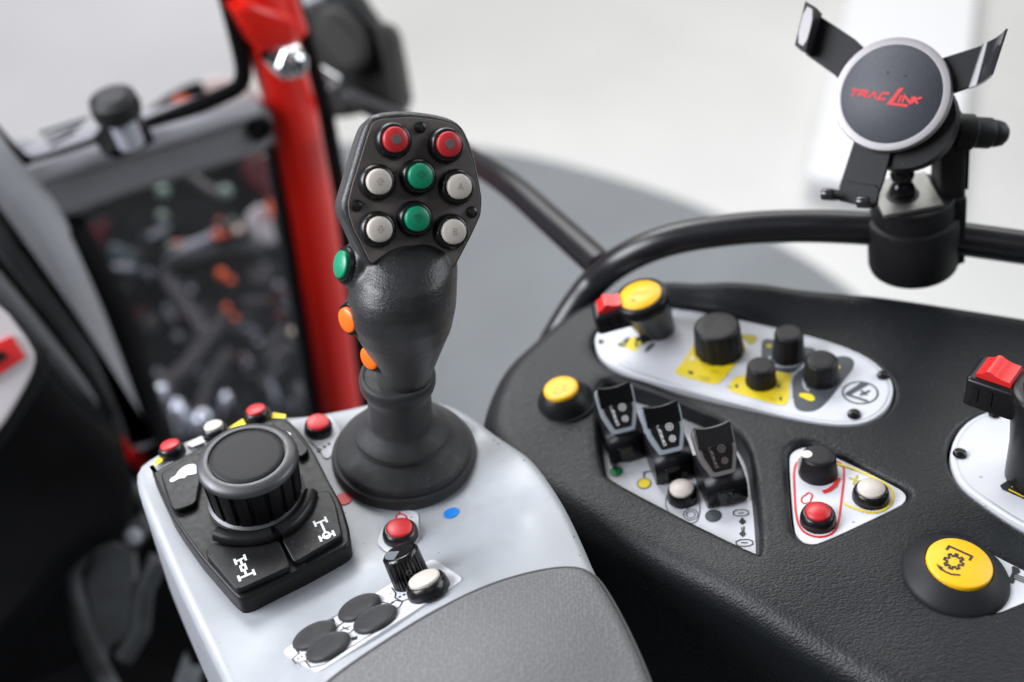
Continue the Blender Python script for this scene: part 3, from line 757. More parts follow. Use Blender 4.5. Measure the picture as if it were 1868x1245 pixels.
decal(pa, 'slate_field', ZB([(612, 700), (620, 640), (700, 545), (860, 470), (1040, 425), (1140, 405), (1225, 415), (1280, 465), (1255, 550), (1180, 640), (1040, 830), (930, 945), (840, 995), (720, 995), (645, 960), (622, 850)]), PA, 'print_slate', .0004, 2)
inkm(pa, 'field_edge', [ZB([(605, 850), (598, 680), (625, 620), (690, 545), (760, 490)])], .0012, PA, 'plate_edge', .0005)
decal(pa, 'turtle_print', ZB([(685, 805), (740, 800), (800, 805), (850, 840), (855, 880), (800, 890), (740, 860), (690, 840)]), PA, 'print_yellow', .0006, 1)
decal(pa, 'hare_print', ZB([(1030, 465), (1060, 475), (1090, 500), (1135, 520), (1110, 550), (1060, 550), (1035, 530)]), PA, 'print_yellow', .0006, 1)
decal(pa, 'hare_print', ZB([(330, 300), (360, 275), (400, 285), (395, 320), (350, 325)]), PA, 'print_olive', .0006, 1)
decal(pa, 'grey_badge', ZB([(55, 195), (120, 168), (255, 200), (215, 270), (165, 290), (110, 235)]), PA, 'print_olive', .0002, 1)
inkm(pa, 'logo_print', [(ZB(ell(1338, 798, 188, 116, -3)), True)], .0010, PA, 'print_slate')
decal(pa, 'logo_print', ZB([(1180, 800), (1345, 690), (1440, 705), (1230, 822), (1185, 825)]), PA, 'print_slate', .0003)
inkm(pa, 'logo_print', [ZB([(1195, 815), (1420, 888)]), ZB([(1335, 822), (1440, 775)]), ZB([(1345, 772), (1405, 820)])], .0013, PA, 'print_slate', .0004)
# fan-shaped print under the yellow capped lever
decal(pa, 'dark_field', ZC([(80, 462), (360, 255), (440, 230), (440, 300), (290, 525), (180, 500)]), PA, 'print_black', .0002)
decal(pa, 'yellow_field', ZC([(320, 535), (430, 320), (520, 235), (605, 225), (625, 300), (580, 500), (690, 550), (650, 635), (500, 610), (340, 565)]), PA, 'print_yellow', .0002)
decal(pa, 'dark_field', ZC([(620, 250), (800, 190), (900, 300), (950, 390), (870, 425), (650, 500), (590, 480)]), PA, 'print_black', .0002)
decal(pa, 'dark_field', ZC([(850, 190), (1060, 130), (1235, 205), (1140, 290), (980, 385), (900, 290)]), PA, 'print_black', .0003)
decal(pa, 'dark_field', ZC([(860, 655), (950, 500), (1060, 420), (1165, 380), (1130, 475), (1010, 600), (920, 655)]), PA, 'print_slate', .0002)
for x, y, r in ((262, 425, 55), (720, 415, 75), (1040, 262, 75)):
    decal(pa, 'yellow_icon', ZC([(x+r*(1+.25*math.sin(3*t+x))*math.cos(t), y+r*.8*(1+.2*math.cos(4*t))*math.sin(t)) for t in [k*2*PI/18 for k in range(18)]]), PA, 'print_olive' if x != 720 else 'print_yellow', .0004)
for L in (Z7([(130, 540), (150, 530), (180, 545), (160, 562)]), Z7([(470, 630), (490, 625), (492, 655), (474, 652)]), Z7([(785, 720), (802, 715), (804, 745), (788, 742)]), Z7([(770, 630), (790, 632), (788, 655), (772, 650)]), Z7([(480, 420), (500, 418), (500, 445), (484, 445)])):
    decal(pa, 'dot_print', L, PA, 'print_black', .0004, 1)
inkm(pa, 'text_print', [Z7([(215, 570), (300, 590)]), Z7([(230, 590), (290, 604)]), Z7([(410, 640), (450, 650)]), Z7([(720, 730), (760, 742)]), Z7([(300, 530), (350, 545)])], .0008, PA, 'print_olive', .0004)
inkm(pa, 'speed_arc', [ZB(ell(545, 440, 175, 85, 0, 20, 20, 200))], .0012, PA, 'stem_grey', .0005)
inkm(pa, 'speed_arc', [ZB([(735, 640), (735, 700), (750, 750), (790, 780)])], .0014, PA, 'stem_grey', .0006)
decal(pa, 'white_dot', Z7(ell(165, 445, 16, 14)), PA, 'print_white', .0005)
decal(pa, 'white_dot', Z7(ell(750, 618, 14, 13)), PA, 'print_white', .0005)
for x, y, r in ((1096, 624, .0017), (1611, 686, .0034), (1558, 757, .0036)): screw(pa, (PA[0]+PA[1]*.0001, PA[1]), x, y, r)
for bx, by, tx, ty, rb, rt, lb in ((1312, 640, 1294, 594, .0142, .0128, 'large black rotary knob over the yellow field'), (1388, 696, 1376, 666, .0086, .0076, 'smallest black knob, in front'), (1438, 650, 1431, 606, .0090, .0078, 'small black knob at the back'), (1497, 690, 1483, 656, .0098, .0086, 'small black knob nearest the round emblem')):
    pl = (PA[0], (PA[1]+V((-.06, 0, 0))).normalized()) if bx < 1350 else PA
    ob, Mk, h = knob(con, pl, bx, by, tx, ty, rb, rt, 'knob_black', lb, 14, .03)
    b = MB(); a = rad(215)
    for k, (w0, z0) in enumerate(((1, 1),)):
        p = [Mk @ V((math.cos(a)*r+math.sin(a)*s, math.sin(a)*r-math.cos(a)*s, h+.00006)) for r, s in ((rt*.25, -.0006), (rt*.8, -.0006), (rt*.8, .0006), (rt*.25, .0006))]
        b.poly(p)
    b.build('pointer_print', 'gap_black', ob, smooth=False)

# --- capped lever with a red rocker
def capped(parent, M, rt, rb, h, ear, label, capr, foot=None, capm='cap_yellow'):
    b = MB()
    if foot is not None:
        b.lathe(M, [(rt*.97, -.0065), (rt, -.004), (rt, -.003), (rt*.985, -.0012), (rt*.93, 0), (capr*1.04, .0003), (capr*1.03, -.0008)], 64)
        Mi = frame(foot[0], foot[1], M.to_3x3() @ V((1, 0, 0))); R = []
        for k in range(9):
            u = k/8; R.append([(M @ V((rt*.96*math.cos(t), rt*.96*math.sin(t), -.006))).lerp(Mi @ V((rb*math.cos(t), rb*math.sin(t), -.001)), u) for t in [2*PI*i/64 for i in range(64)]])
        b.rings(R)
    else: b.lathe(M, [(rb, -h-.001), (rb*1.02, -h*.6), (rt*.96, -h*.12), (rt, -.003), (rt*.985, -.0012), (rt*.93, 0), (capr*1.04, .0003), (capr*1.03, -.0008)], 64)
    x0, x1, w, t = ear
    b.box(M, x0, x1, -w, w, -t, -.0012, .0022)
    o = b.build('capped_lever', 'lever_black', parent, sharp=50, label=label)
    c = MB(); c.lathe(M, [(capr, -.0012), (capr, .0004), (capr*.97, .0008), (capr*.2, .0009)], 56); c.build('lever_cap', capm, o, sharp=50)
    xa, xb = x0+(x1-x0)*.16, x0+(x1-x0)*.80; xm = (xa+xb)*.55
    s = MB(); wv = w*.66
    prof = [(xa, -.0015), (xa, .0006), ((xa+xm)*.5, .0018), (xm-.001, .0038), (xm+.0006, .0040), (xm+(xb-xm)*.3, .0026), (xm+(xb-xm)*.6, .0018), (xb-.001, .0016), (xb, .0004), (xb, -.0015)]
    s.rings([[M @ V((x, -wv, z)) for x, z in prof], [M @ V((x, wv, z)) for x, z in prof]]); s.build('rocker_switch', 'switch_red', o, sharp=40)
    for xx in (.25, .5):
        d = MB(); x = x0+(x1-x0)*xx; d.box(M, x-.0012, x+.0012, -w-.0006, -w+.001, -t*.75, -t*.25); d.build('side_lug', 'lever_black', o)
    return o
nL = nrm(1168, 537, .58, 17)
base = onp(1197, 598, PA); top = at(1168, 539, (ray(1168, 539).normalized().dot(FWD))*(base-CAM).length*.945)
ax = (top-base); hL = ax.length
capped(con, frame(top, (ax.normalized()*.12+nL*.88), (1, .05, 0)), .0158, .0112, hL*.93, (-.0290, -.006, .0080, .0135), 'yellow capped lever with a red rocker switch at the far left of the plate', .0122, (base, PA[1]))

capl = [o for o in con.children if o.name.startswith('capped_lever')][0].children[0]
TC = (top+nL*.0010, (ax.normalized()*.12+nL*.88).normalized())
inkm(capl, 'symbol_print', [[(1150, 537), (1163, 532), (1176, 533), (1184, 530)], [(1152, 541), (1166, 536), (1180, 537)]], .0008, TC, 'print_olive', .0001)
inkm(capl, 'dot_print', [[(1152, 547), (1158, 549)]], .0013, TC, 'print_black', .0001)
# --- yellow cone button at the left
pl = CON.plane(1030, 733); nn = (pl[1]+V((-.12, .02, 0))).normalized(); M = frame(pl[0]-nn*.001, nn)
b = MB(); b.lathe(M, [(.0175, -.002), (.0178, .0008), (.0166, .0012), (.0160, .0006), (.0156, .0010), (.0150, .0040), (.0110, .0098), (.0104, .0102), (.0100, .0095)], 64)
o = b.build('cone_button', 'knob_black', con, sharp=50, label='black cone button with a yellow top left of the levers')
b = MB(); b.lathe(M, [(.0099, .009), (.0099, .0112), (.0094, .0118), (.0080, .0121), (.0005, .0122)], 48); c = b.build('button_cap', 'cap_yellow', o, sharp=50)
T = (M @ V((0, 0, .01225)), nn)
inkm(c, 'symbol_print', [ell(1019, 712, 8, 5, 20, 14, 0, 300), ell(1030, 707, 5, 3.5, 20, 10, 40, 330), [(1008, 716), (1013, 719)], [(1012, 708), (1016, 706)]], .0007, T, 'print_olive', .00008)

# --- lever tray
tp = chaikin(pxy([(1070, 700), (1075, 780), (1085, 868), (1100, 890), (1240, 962), (1380, 1034), (1402, 1034), (1412, 1000), (1408, 930), (1392, 850), (1370, 806), (1345, 770), (1250, 724), (1150, 690), (1090, 684)], PTR), 2)
tr = plate('lever_tray', tp, PTR, .003, .0004, label='white printed plate sunk round the three levers')
for x, y, r, m in ((1124, 860, 11, 'print_green'), (1175, 882, 12, 'print_yellow'), (1301, 941, 14, 'print_slate')):
    decal(tr, 'colour_dot', ell(x, y, r, r*.76, 8), PTR, m, .0003)
    inkm(tr, 'dot_outline', [(ell(x, y, r, r*.76, 8), True)], .0005, PTR, 'print_black', .0004)
inkm(tr, 'link_line', [[(1124, 850), (1123, 835)]], .0010, PTR, 'print_black', .0002)
inkm(tr, 'link_line', [[(1175, 871), (1175, 862), (1195, 859)]], .0010, PTR, 'print_black', .0002)
inkm(tr, 'link_line', [[(1300, 928), (1299, 915)]], .0012, PTR, 'print_black', .0002)
inkm(tr, 'button_outline', [(chaikin([(1213, 930), (1216, 900), (1232, 878), (1262, 880), (1276, 900), (1277, 945), (1264, 957), (1240, 948)], 2), True), (ell(1260, 939, 13, 10), True), (ell(1260, 939, 8, 6), True)], .0005, PTR, 'print_slate')
inkm(tr, 'symbol_print', [(chaikin([(1338, 931), (1364, 930), (1366, 941), (1338, 942)], 1), True), (chaikin([(1343, 985), (1372, 984), (1374, 996), (1343, 997)], 1), True), [(1347, 937), (1357, 935)], [(1352, 990), (1364, 990)], [(1353, 962), (1353, 968)], [(1357, 960), (1357, 968)]], .0006, PTR, 'print_black')
for L in ([(1347, 952), (1354, 944), (1361, 952), (1354, 958)], [(1348, 974), (1355, 967), (1361, 974), (1355, 980)]): decal(tr, 'arrow_print', L, PTR, 'print_black', .0003)
button(con, frame(onp(1245, 909, PTR), PTR[1]), .0078, .0070, .0063, 'cap_white', 'white push button between the levers', dome=.0016)

# --- triangular plate
tpl = plate('label_plate', chaikin(pxy(triP, PT), 2), PT, .004, .0006, label='triangular white plate with red and yellow outlines')
inkm(tpl, 'red_outline', [(Z8(chaikin([(165, 260), (170, 400), (180, 570), (215, 655), (300, 695), (390, 685), (445, 635), (468, 450), (488, 275), (470, 228), (420, 208), (300, 190), (200, 200)], 2)), True)], .0011, PT, 'print_red')
inkm(tpl, 'red_arc', [Z8([(350, 408), (390, 395), (428, 365), (450, 318)])], .0024, PT, 'print_red', .0003)
inkm(tpl, 'engine_print', [(Z8(chaikin([(212, 460), (222, 435), (245, 425), (252, 412), (275, 415), (285, 432), (275, 450), (272, 470), (245, 480), (222, 478)], 1)), True)], .0008, PT, 'print_red')
inkm(tpl, 'yellow_outline', [Z8(chaikin([(425, 225), (520, 250), (640, 300), (770, 365), (800, 430), (770, 500), (690, 540), (600, 530), (480, 478)], 2, False))], .0012, PT, 'print_yellow', .0004)
inkm(tpl, 'plus_print', [Z8([(515, 318), (592, 345)]), Z8([(568, 300), (540, 360)])], .0011, PT, 'print_olive')
ob, Mk, h = knob(con, PT, 1492, 862, 1486, 829, .0098, .0082, 'knob_black', 'black knob with a white pointer on the triangular plate', 0)
b = MB(); dx = (onp(1462, 829, (Mk @ V((0, 0, h)), PT[1]))-(Mk @ V((0, 0, h)))).normalized(); Mp = frame(Mk @ V((0, 0, h)), PT[1], dx)
b.lathe(Mp @ Matrix.Translation((.0058, 0, -.0004)), [(.0026, 0), (.0026, .0006)], 28)
b.box(Mp, .0058, .0090, -.0012, .0012, -.0012, .00015); b.box(Mp, .0078, .0100, -.0011, .0011, -h*.9, -.0014); b.build('white_pointer', 'print_white', ob, sharp=40)
button(con, frame(onp(1492, 951, PT), PT[1]), .0086, .0062, .0061, 'cap_red', 'red push button on the triangular plate', dome=.0016)
button(con, frame(onp(1588, 908, PT), PT[1]), .0088, .0060, .0066, 'cap_white', 'white push button on the triangular plate', dome=.0016)

# --- large yellow topped button and its plate
pl = CON.plane(1743, 1048); nn = (pl[1]*.5+V((-.02, 0, 1))*.5).normalized(); o0 = pl[0]-nn*.0065; M = frame(o0, nn)
b = MB(); b.lathe(M, [(.0262, -.004), (.0268, 0), (.0262, .0006), (.0238, .0004), (.0234, .0012), (.0236, .0050), (.0232, .0066), (.0222, .0078), (.0158, .0128), (.0148, .0134), (.0144, .0130), (.0143, .0118)], 96)
o = b.build('cone_button', 'disc_black', con, sharp=60, label='large black cone button with a yellow top showing a gear')
b = MB(); b.lathe(M, [(.0142, .0115), (.0142, .0141), (.0139, .0147), (.0132, .0150), (.0005, .0151)], 80); c = b.build('button_cap', 'cap_yellow', o, sharp=60)
T = (M @ V((0, 0, .0151)), nn); gear = []
gc = (1018, 478)
for k in range(64):
    a = 2*PI*k/64; tth = math.tanh(4*math.sin(8*a))*.5+.5; r = 1.0 if tth > .5 else .68
    gear.append((gc[0]+104*r*math.cos(a+.1)*.98, gc[1]+80*r*math.sin(a+.1)+18*r*math.cos(a+.1)*.25))
inkm(c, 'gear_print', [(ZP(gear), True)], .0009, T, 'print_black')
inkm(c, 'bracket_print', [ZP([(942, 358), (968, 318), (1205, 424), (1180, 466)])], .0010, T, 'print_black')
inkm(c, 'arrow_print', [ZP([(860, 528), (920, 578), (990, 608), (1085, 618)])], .0009, T, 'print_black')
decal(c, 'arrow_print', ZP([(832, 500), (905, 540), (880, 570)]), T, 'print_black', .0003)
P2 = planefit([(1800, 1020), (1868, 1050), (1860, 1090), (1800, 1100)], -.0012)
sp = plate('label_plate', pxy([(1770, 985), (1815, 1008), (1900, 1052), (1925, 1070), (1900, 1088), (1815, 1122), (1760, 1130)], P2), P2, .004, .0004, label='white plate with an axle print beside the large yellow topped button')
decal(sp, 'axle_print', ZP([(1618, 535), (1635, 525), (1690, 550), (1705, 575), (1690, 605), (1650, 600), (1640, 640), (1650, 670), (1635, 705), (1560, 685), (1548, 660), (1570, 635), (1600, 640), (1620, 590)]), P2, 'print_black', .0003)
inkm(sp, 'shaft_print', [ZP([(1650, 610), (1800, 665)]), ZP([(1645, 630), (1800, 690)]), ZP([(1642, 650), (1800, 715)])], .0006, P2, 'print_black', .0003)

# --- oval plate at the right with a lever
po = plate('label_plate', chaikin(pxy(ovalP, PO), 2), PO, .007, .0010, label='oval white plate at the right edge')
b = MB(); e = inner(chaikin(pxy(ovalP, PO), 2), .0022, PO); b.ribbon(e, PO[1], .0008, True); b.build('edge_line', 'plate_edge', po, fix=False, smooth=False)
screw(po, (PO[0]+PO[1]*.0001, PO[1]), 1751, 829, .0035); screw(po, (PO[0]+PO[1]*.0001, PO[1]), 1814, 757, .0030)
d = decal(po, 'dark_field', [(1824, 886), (1866, 858), (1920, 850), (1960, 900), (1900, 925), (1866, 910), (1828, 893)], PO, 'print_black', .0003)
inkm(d, 'yellow_print', [[(1840, 893), (1868, 907)], [(1846, 889), (1850, 882), (1858, 879)], [(1866, 880), (1872, 895)]], .0009, PO, 'print_yellow', .0005)
decal(d, 'yellow_print', [(1856, 876), (1864, 878), (1858, 884)], PO, 'print_yellow', .0005)
base = onp(1893, 874, PO); nR = V((-.16, .02, 1)).normalized(); M = frame(base+nR*.058, nR, (1, -.85, 0))
capped(con, M, .0185, .0150, .058, (-.0375, -.012, .0104, .0170), 'black lever with a red rocker switch at the right edge', .013, None, 'knob_black')

# ================================================================== three paddle levers
def lever(M, label, trim):
    t = thing('control_lever', label, 'lever', M=M, group='paddle levers on the side console')
    b = MB(); w = .0104
    blk = [(-.0005, 0), (-.0030, .004), (-.0030, .0130), (-.001, .0160), (.004, .0185), (.020, .0185), (.0235, .015), (.0235, 0)]
    b.rings([[M @ V((-w, y, z)) for y, z in blk], [M @ V((w, y, z)) for y, z in blk]]); bo = b.build('lever_base', 'lever_black', t, sharp=25)
    b = MB(); b.box(M, -.0052, .0034, -.0036, -.001, .0030, .0118, .0009); b.build('base_recess', 'gloss_black', bo)
    el = rad(46); fn = V((0, -math.cos(el), math.sin(el))); fu = V((0, math.sin(el), math.cos(el))); fo = V((0, .0012, .0185))
    F = lambda x, y, z=0: M @ (fo+V((x, 0, 0))+fu*y+fn*z)
    n = M.to_3x3() @ fn
    out = fillet([(-.0062, 0), (.0062, 0), (.0098, .0110), (.0104, .0225), (.0096, .0258), (.0064, .0251), (.0, .0247), (-.0064, .0251), (-.0096, .0258), (-.0104, .0225), (-.0098, .0110)], .0012, 3)
    b = MB(); b.prism([F(x, y) for x, y in out], n, .0065, .0008); hd = b.build('lever_head', trim, t)
    inn = fillet([(-.0046, .0026), (.0046, .0026), (.0076, .0116), (.0080, .0165), (-.0080, .0165), (-.0076, .0116)], .001, 3)
    b = MB(); b.prism([F(x, y, .0003) for x, y in inn], n, .002, .0002); fc = b.build('lever_face', 'face_black', hd)
    # concave thumb rest
    rings = []
    for k in range(9):
        u = k/8; x = -.0090+.0180*u; s = 1-(2*u-1)**2
        rings.append([F(x, .0150, .0002), F(x, .0165, .0012-.0004*s), F(x, .0215-.0006*s, .0034-.0014*s), F(x, .0256-.0012*s, .0052-.0017*s), F(x, .0266-.0014*s, .0040-.0014*s), F(x, .0262-.0012*s, -.004), F(x, .0150, -.004)])
    b = MB(); b.rings(rings); b.build('thumb_rest', 'lever_black' if trim == 'lever_trim' else 'grip_black', hd, sharp=40)
    b = MB(); b.rings([[F(x, y, z) for x, y in ((-.0060, .001), (.0060, .001), (.0085, .02), (-.0085, .02))] for z in (-.004, -.016)]); b.build('lever_stem', 'lever_black', t)
    def mk(lines, w, z=.0004):
        b = MB()
        for k, (l, c) in enumerate(lines): b.ribbon([F(x, y, z+k*1e-5) for x, y in l], n, w, c)
        b.build('lever_print', 'print_white' if trim == 'lever_trim' else 'mark_grey', fc, fix=False, smooth=False)
    cir = lambda cx, cy, r: ([(cx+r*math.cos(a), cy+r*math.sin(a)) for a in [k*2*PI/18 for k in range(18)]], True)
    mk([cir(.0022, .0135, .0018), cir(.0022, .0072, .0015), cir(.0022, .0135, .0007), cir(.0022, .0072, .0006)], .0005)
    mk([([(-.0030, .0042), (-.0042, .0160)], False)], .0003)
    mk([([(-.0037, .0155), (-.0030, .0155)], False), ([(-.0034, .0135), (-.0026, .0115)], False), ([(-.0030, .0110), (-.0026, .0085)], False), ([(-.0028, .0078), (-.0022, .0060)], False), ([(-.0026, .0050), (-.0016, .0050)], False)], .0009)
    return t
nt = (PTR[1]+V((-.02, 0, 0))).normalized()
for x, y, lb, trim in ((1147, 838, 'paddle lever next to the yellow cone button, grey edged, above the green dot', 'lever_trim'), (1232, 876, 'middle paddle lever, grey edged, standing above the yellow dot', 'lever_trim'), (1326, 918, 'paddle lever with a brownish edge above the dark dot, nearest the triangular plate', 'lever_trim_brown')):
    lever(frame(onp(x, y, PTR)+nt*.0002, nt, (1, .16, 0)), lb, trim)
# ================================================================== grab rail
rail = thing('grab_rail', 'black tubular rail curving round the back of the side console', 'handrail', on(1400, 410, .02))
rp = [on(2060, 480, .058), on(1950, 462, .058), on(1868, 452, .058), on(1760, 437, .058), on(1660, 424, .058), on(1560, 416, .058), on(1460, 413, .056), on(1360, 417, .051), on(1260, 430, .043), on(1190, 449, .034), on(1130, 478, .020), on(1085, 515, .0), on(1050, 560, -.014), on(1022, 605, -.028), on(1000, 645, -.042), on(985, 690, -.06), on(975, 760, -.10)]
b = MB(); b.tube(spline(rp, 6), .0096, 24); b.build('bent_tube', 'rail_black', rail)
t2 = [at(1098, 487, (on(1120, 484, .012)-CAM).dot(FWD)+.006), at(1010, 408, .75), at(930, 338, .81), at(860, 292, .88), at(760, 236, .98), at(640, 178, 1.12)]
b = MB(); b.tube(spline(t2, 6), .0098, 20); b.build('brace_tube', 'rail_black', rail)

# ================================================================== phone holder on the rail
hold = thing('phone_holder', 'black phone holder with three arms and red lettering, clamped on the rail', 'phone holder', on(1668, 425, .03))
HB = on(1666, 428, .058); M = frame(HB, V((-.235, .0, 1)))
b = MB()
b.lathe(M, [(.0225, -.0215), (.0245, -.0205), (.0252, -.018), (.0252, .012), (.0246, .0135), (.0225, .0145), (.0225, .0265), (.0218, .0275)], 72)
b.box(M, .006, .0262, -.012, .016, -.018, .0270, .002)
b.build('clamp_body', 'clamp_black', hold, sharp=40)
b = MB(); b.box(M, .0125, .0262, -.010, .014, .020, .074, .003); b.box(M, .0258, .0275, -.008, -.004, .030, .056, .0006); b.box(M, .0258, .0275, .0, .004, .030, .056, .0006); b.build('clamp_tower', 'clamp_black', hold, sharp=40)
b = MB(); b.box(M, -.0205, .0115, -.017, .018, .0276, .0296, .0006); pl_ = b.build('zinc_plate', 'zinc', hold)
b = MB(); b.lathe(M @ Matrix.Translation((-.006, -.001, .0297)), [(.0088, 0), (.0088, .0004), (.0070, .0006)], 36); b.build('ball_socket', 'gap_black', pl_)
b = MB(); b.lathe(M @ Matrix.Translation((-.006, .0, .030)), [(.0070, 0), (.0072, .003), (.0058, .006), (.0046, .0075), (.0060, .0100), (.0066, .013), (.0052, .0165), (.004, .018), (.004, .03)], 40); b.build('ball_joint', 'gloss_black', hold, sharp=60)
# lock knob at the side
ko = M @ V((.0270, -.004, .0640)); Mk = frame(ko, V((1, -.05, -.03)))
b = MB(); b.lathe(Mk, [(.0092, -.007), (.0096, -.005), (.0096, .002), (.0082, .0035), (.0082, .0115), (.0077, .0125), (.0072, .0130), (.0072, .0150), (.0063, .0185), (.0040, .0207), (.0005, .0215)], 48); b.build('lock_knob', 'clamp_black', hold, sharp=40)
# round pad
hd = (HB+V((0, 0, .06))-CAM).dot(FWD)*.965
PCc = at(1625, 172, hd); v = (PCc-CAM).normalized(); r_ = (RT-v*RT.dot(v)).normalized(); u_ = r_.cross(v)
PN = (-v*.955-r_*.20+u_*.20).normalized(); PPl = (PCc, PN)
mm = hd/FPX                      # metres per photo pixel at the pad
MP = frame(PCc, PN, r_)
R0 = 104*mm
b = MB(); b.lathe(MP, [(R0*.80, -.011), (R0*.97, -.009), (R0, -.006), (R0, -.0012), (R0*.985, -.0002), (R0*.955, 0), (R0*.865, 0), (R0*.86, -.0006), (R0*.85, -.0008)], 96); b.build('pad_ring', 'holder_ring', hold, sharp=40)
b = MB(); b.lathe(MP, [(R0*.862, -.002), (R0*.862, -.0003), (R0*.85, .0002), (R0*.01, .0003)], 96); face = b.build('pad_face', 'holder_face', hold, sharp=60)
FPL = (PCc+PN*.0003, PN)
ZL = lambda L: [(1520+x/8.491, 130+y/8.491) for x, y in L]
inkm(face, 'red_lettering', [ZL([(285, 283), (405, 300)]), ZL([(352, 296), (290, 388)]), ZL([(430, 300), (385, 398)]), ZL([(425, 302), (520, 312), (535, 330), (515, 352), (418, 348)]), ZL([(462, 352), (512, 412)]),
     ZL([(540, 420), (640, 328), (665, 438)]), ZL([(872, 350), (765, 340), (700, 430), (815, 440)]), ZL([(1055, 378), (1010, 480)]), ZL([(1070, 482), (1105, 385), (1190, 492), (1235, 398)]), ZL([(1270, 395), (1225, 500)]), ZL([(1375, 408), (1262, 448), (1312, 508)])], .0011, FPL, 'print_red', .0001)
decal(face, 'red_lettering', ZL([(1030, 258), (1092, 268), (925, 490), (1158, 520), (1148, 560), (820, 518)]), FPL, 'print_red', .0002)
for x, y in ((845, 22), (1120, 75)): decal(face, 'pin_hole', ZL(ell(x, y, 22, 16, 30, 12)), FPL, 'gap_black', .0002)
# backing hub
b = MB(); b.lathe(MP @ Matrix.Translation((.006, -.012, 0)), [(.012, -.034), (.022, -.026), (.0265, -.017), (.0255, -.0095)], 48); b.build('hub', 'clamp_black', hold, sharp=40)
BK = (PCc-PN*.0065, PN)
def armpart(L, th=.0022, pl=BK, m='holder_arm', bev=.0006):
    b = MB(); b.prism(pxy(L, pl), PN, th, bev); return b
b = armpart([(1478, 62), (1497, 30), (1560, 72), (1600, 110), (1580, 170), (1535, 150), (1520, 135), (1470, 100)]); a1 = b.build('holder_arm', 'holder_arm', hold, label='upper left arm with a silver edged lip')
Q = [onp(1480, 14, BK), onp(1500, 26, BK), onp(1480, 104, BK), onp(1461, 93, BK)]
b = MB(); b.rings([[q+PN*.0 for q in Q], [q+PN*.0125 for q in Q]]); b.build('arm_lip', 'holder_arm', a1, sharp=30)
sh = chaikin([q.lerp(sum(Q, V((0, 0, 0)))/4, .16)+PN*.0127 for q in Q], 1); b = MB(); b.prism(sh, PN, .001); b.build('lip_pad', 'holder_ring', a1)
b = armpart([(1640, 120), (1712, 108), (1800, 80), (1815, 100), (1780, 155), (1722, 176), (1650, 190)]); a2 = b.build('holder_arm', 'holder_arm', hold, label='upper right arm')
e0, e1 = onp(1806, 76, BK), onp(1780, 157, BK); dx = (onp(1842, 64, BK)-e0).normalized()
prof = [(-.0035, .0006), (0, .0010), (.003, .0030), (.0062, .0072), (.0085, .0120), (.0098, .0120), (.0080, .0066), (.0045, .0010), (.001, -.0022), (-.0035, -.0022)]
b = MB(); b.rings([[q+dx*x+PN*z for x, z in prof] for q in (e0, e0.lerp(e1, .5), e1)]); b.build('arm_lip', 'holder_glossy', a2, sharp=50)
b = armpart([(1560, 250), (1640, 262), (1628, 270), (1612, 330), (1604, 352), (1540, 344), (1530, 342)], .0022); a3 = b.build('holder_arm', 'holder_arm', hold, label='lower arm with two hook fingers')
b = armpart([(1540, 330), (1598, 338), (1604, 346), (1600, 372), (1590, 380), (1530, 366), (1512, 352), (1514, 344), (1530, 346)], .003, (PCc-PN*.0055, PN)); b.build('hook_plate', 'holder_arm', a3)
for x, y in ((1518, 352), (1582, 366)):
    o = onp(x, y, (PCc-PN*.0052, PN)); Mh2 = frame(o, PN, r_); b = MB()
    b.box(Mh2, -.0030, .0030, -.0040, -.0010, -.002, .009, .0008); b.lathe(frame(o+(Mh2.to_3x3() @ V((0, -.002, .0095))), Mh2.to_3x3() @ V((1, 0, 0))), [(.0028, -.003), (.0032, -.002), (.0032, .002), (.0028, .003)], 24); b.build('hook_finger', 'holder_glossy', a3, sharp=40)

# ================================================================== door side: frame, glass, pillar
DO_ = at(500, 240, 1.05); DD = V((math.cos(rad(31)), math.sin(rad(31)), 0)); DNn = V((math.sin(rad(31)), -math.cos(rad(31)), 0))
DP = (DO_, DNn)
def dpr(L, off, th, bev, k=0, r=None):
    P = pxy(L, DP, off)
    if k: P = chaikin(P, k)
    b = MB(); b.prism(P, DNn, th, bev); return b
door = thing('cab_door', 'grey framed cab door with an upper and a lower glass pane, left of the red pillar', 'door', at(250, 620, 1.02))
dpr([(30, 352), (60, 318), (200, 274), (340, 234), (470, 192), (500, 200), (508, 235), (500, 275), (470, 292), (330, 335), (210, 372), (120, 410), (95, 400)], .015, .05, .012, 1).build('door_frame', 'frame_grey', door, sharp=60)
b = MB(); b.lathe(frame(onp(473, 234, DP, .016), DNn), [(.012, -.002), (.012, .003), (.008, .005), (.007, .002)], 24); b.build('frame_bolt', 'seal', door)
b = MB(); b.tube(pxy([(50, 322), (200, 276), (340, 236), (468, 196)], DP, .020), .009, 12); b.build('frame_edge', 'frame_light', door)
dpr([(-150, 180), (0, 255), (45, 318), (75, 345), (130, 415), (185, 545), (240, 690), (287, 825), (262, 838), (235, 800), (170, 700), (95, 590), (0, 465), (-150, 300)], .045, .06, .022, 1).build('door_post', 'frame_light', door, sharp=60)
dpr([(-150, 330), (0, 492), (60, 565), (150, 680), (190, 740), (165, 752), (100, 690), (0, 560), (-150, 420)], .062, .06, .008, 1).build('door_liner', 'frame_grey', door, sharp=60)
b = MB(); b.tube(pxy([(-150, 315), (0, 480), (75, 570), (160, 685), (205, 760)], DP, .058), .0035, 8); b.build('post_seam', 'seal', door)
sl = chaikin([(-140, 60), (-60, 190), (10, 272), (48, 304), (80, 300), (250, 240), (400, 178), (438, 160), (447, 130), (432, 60), (400, -60), (360, -160)], 2, False)
b = MB(); b.tube(pxy(sl, DP, .006), .007, 10, flat=1.3); b.build('window_seal', 'seal', door)
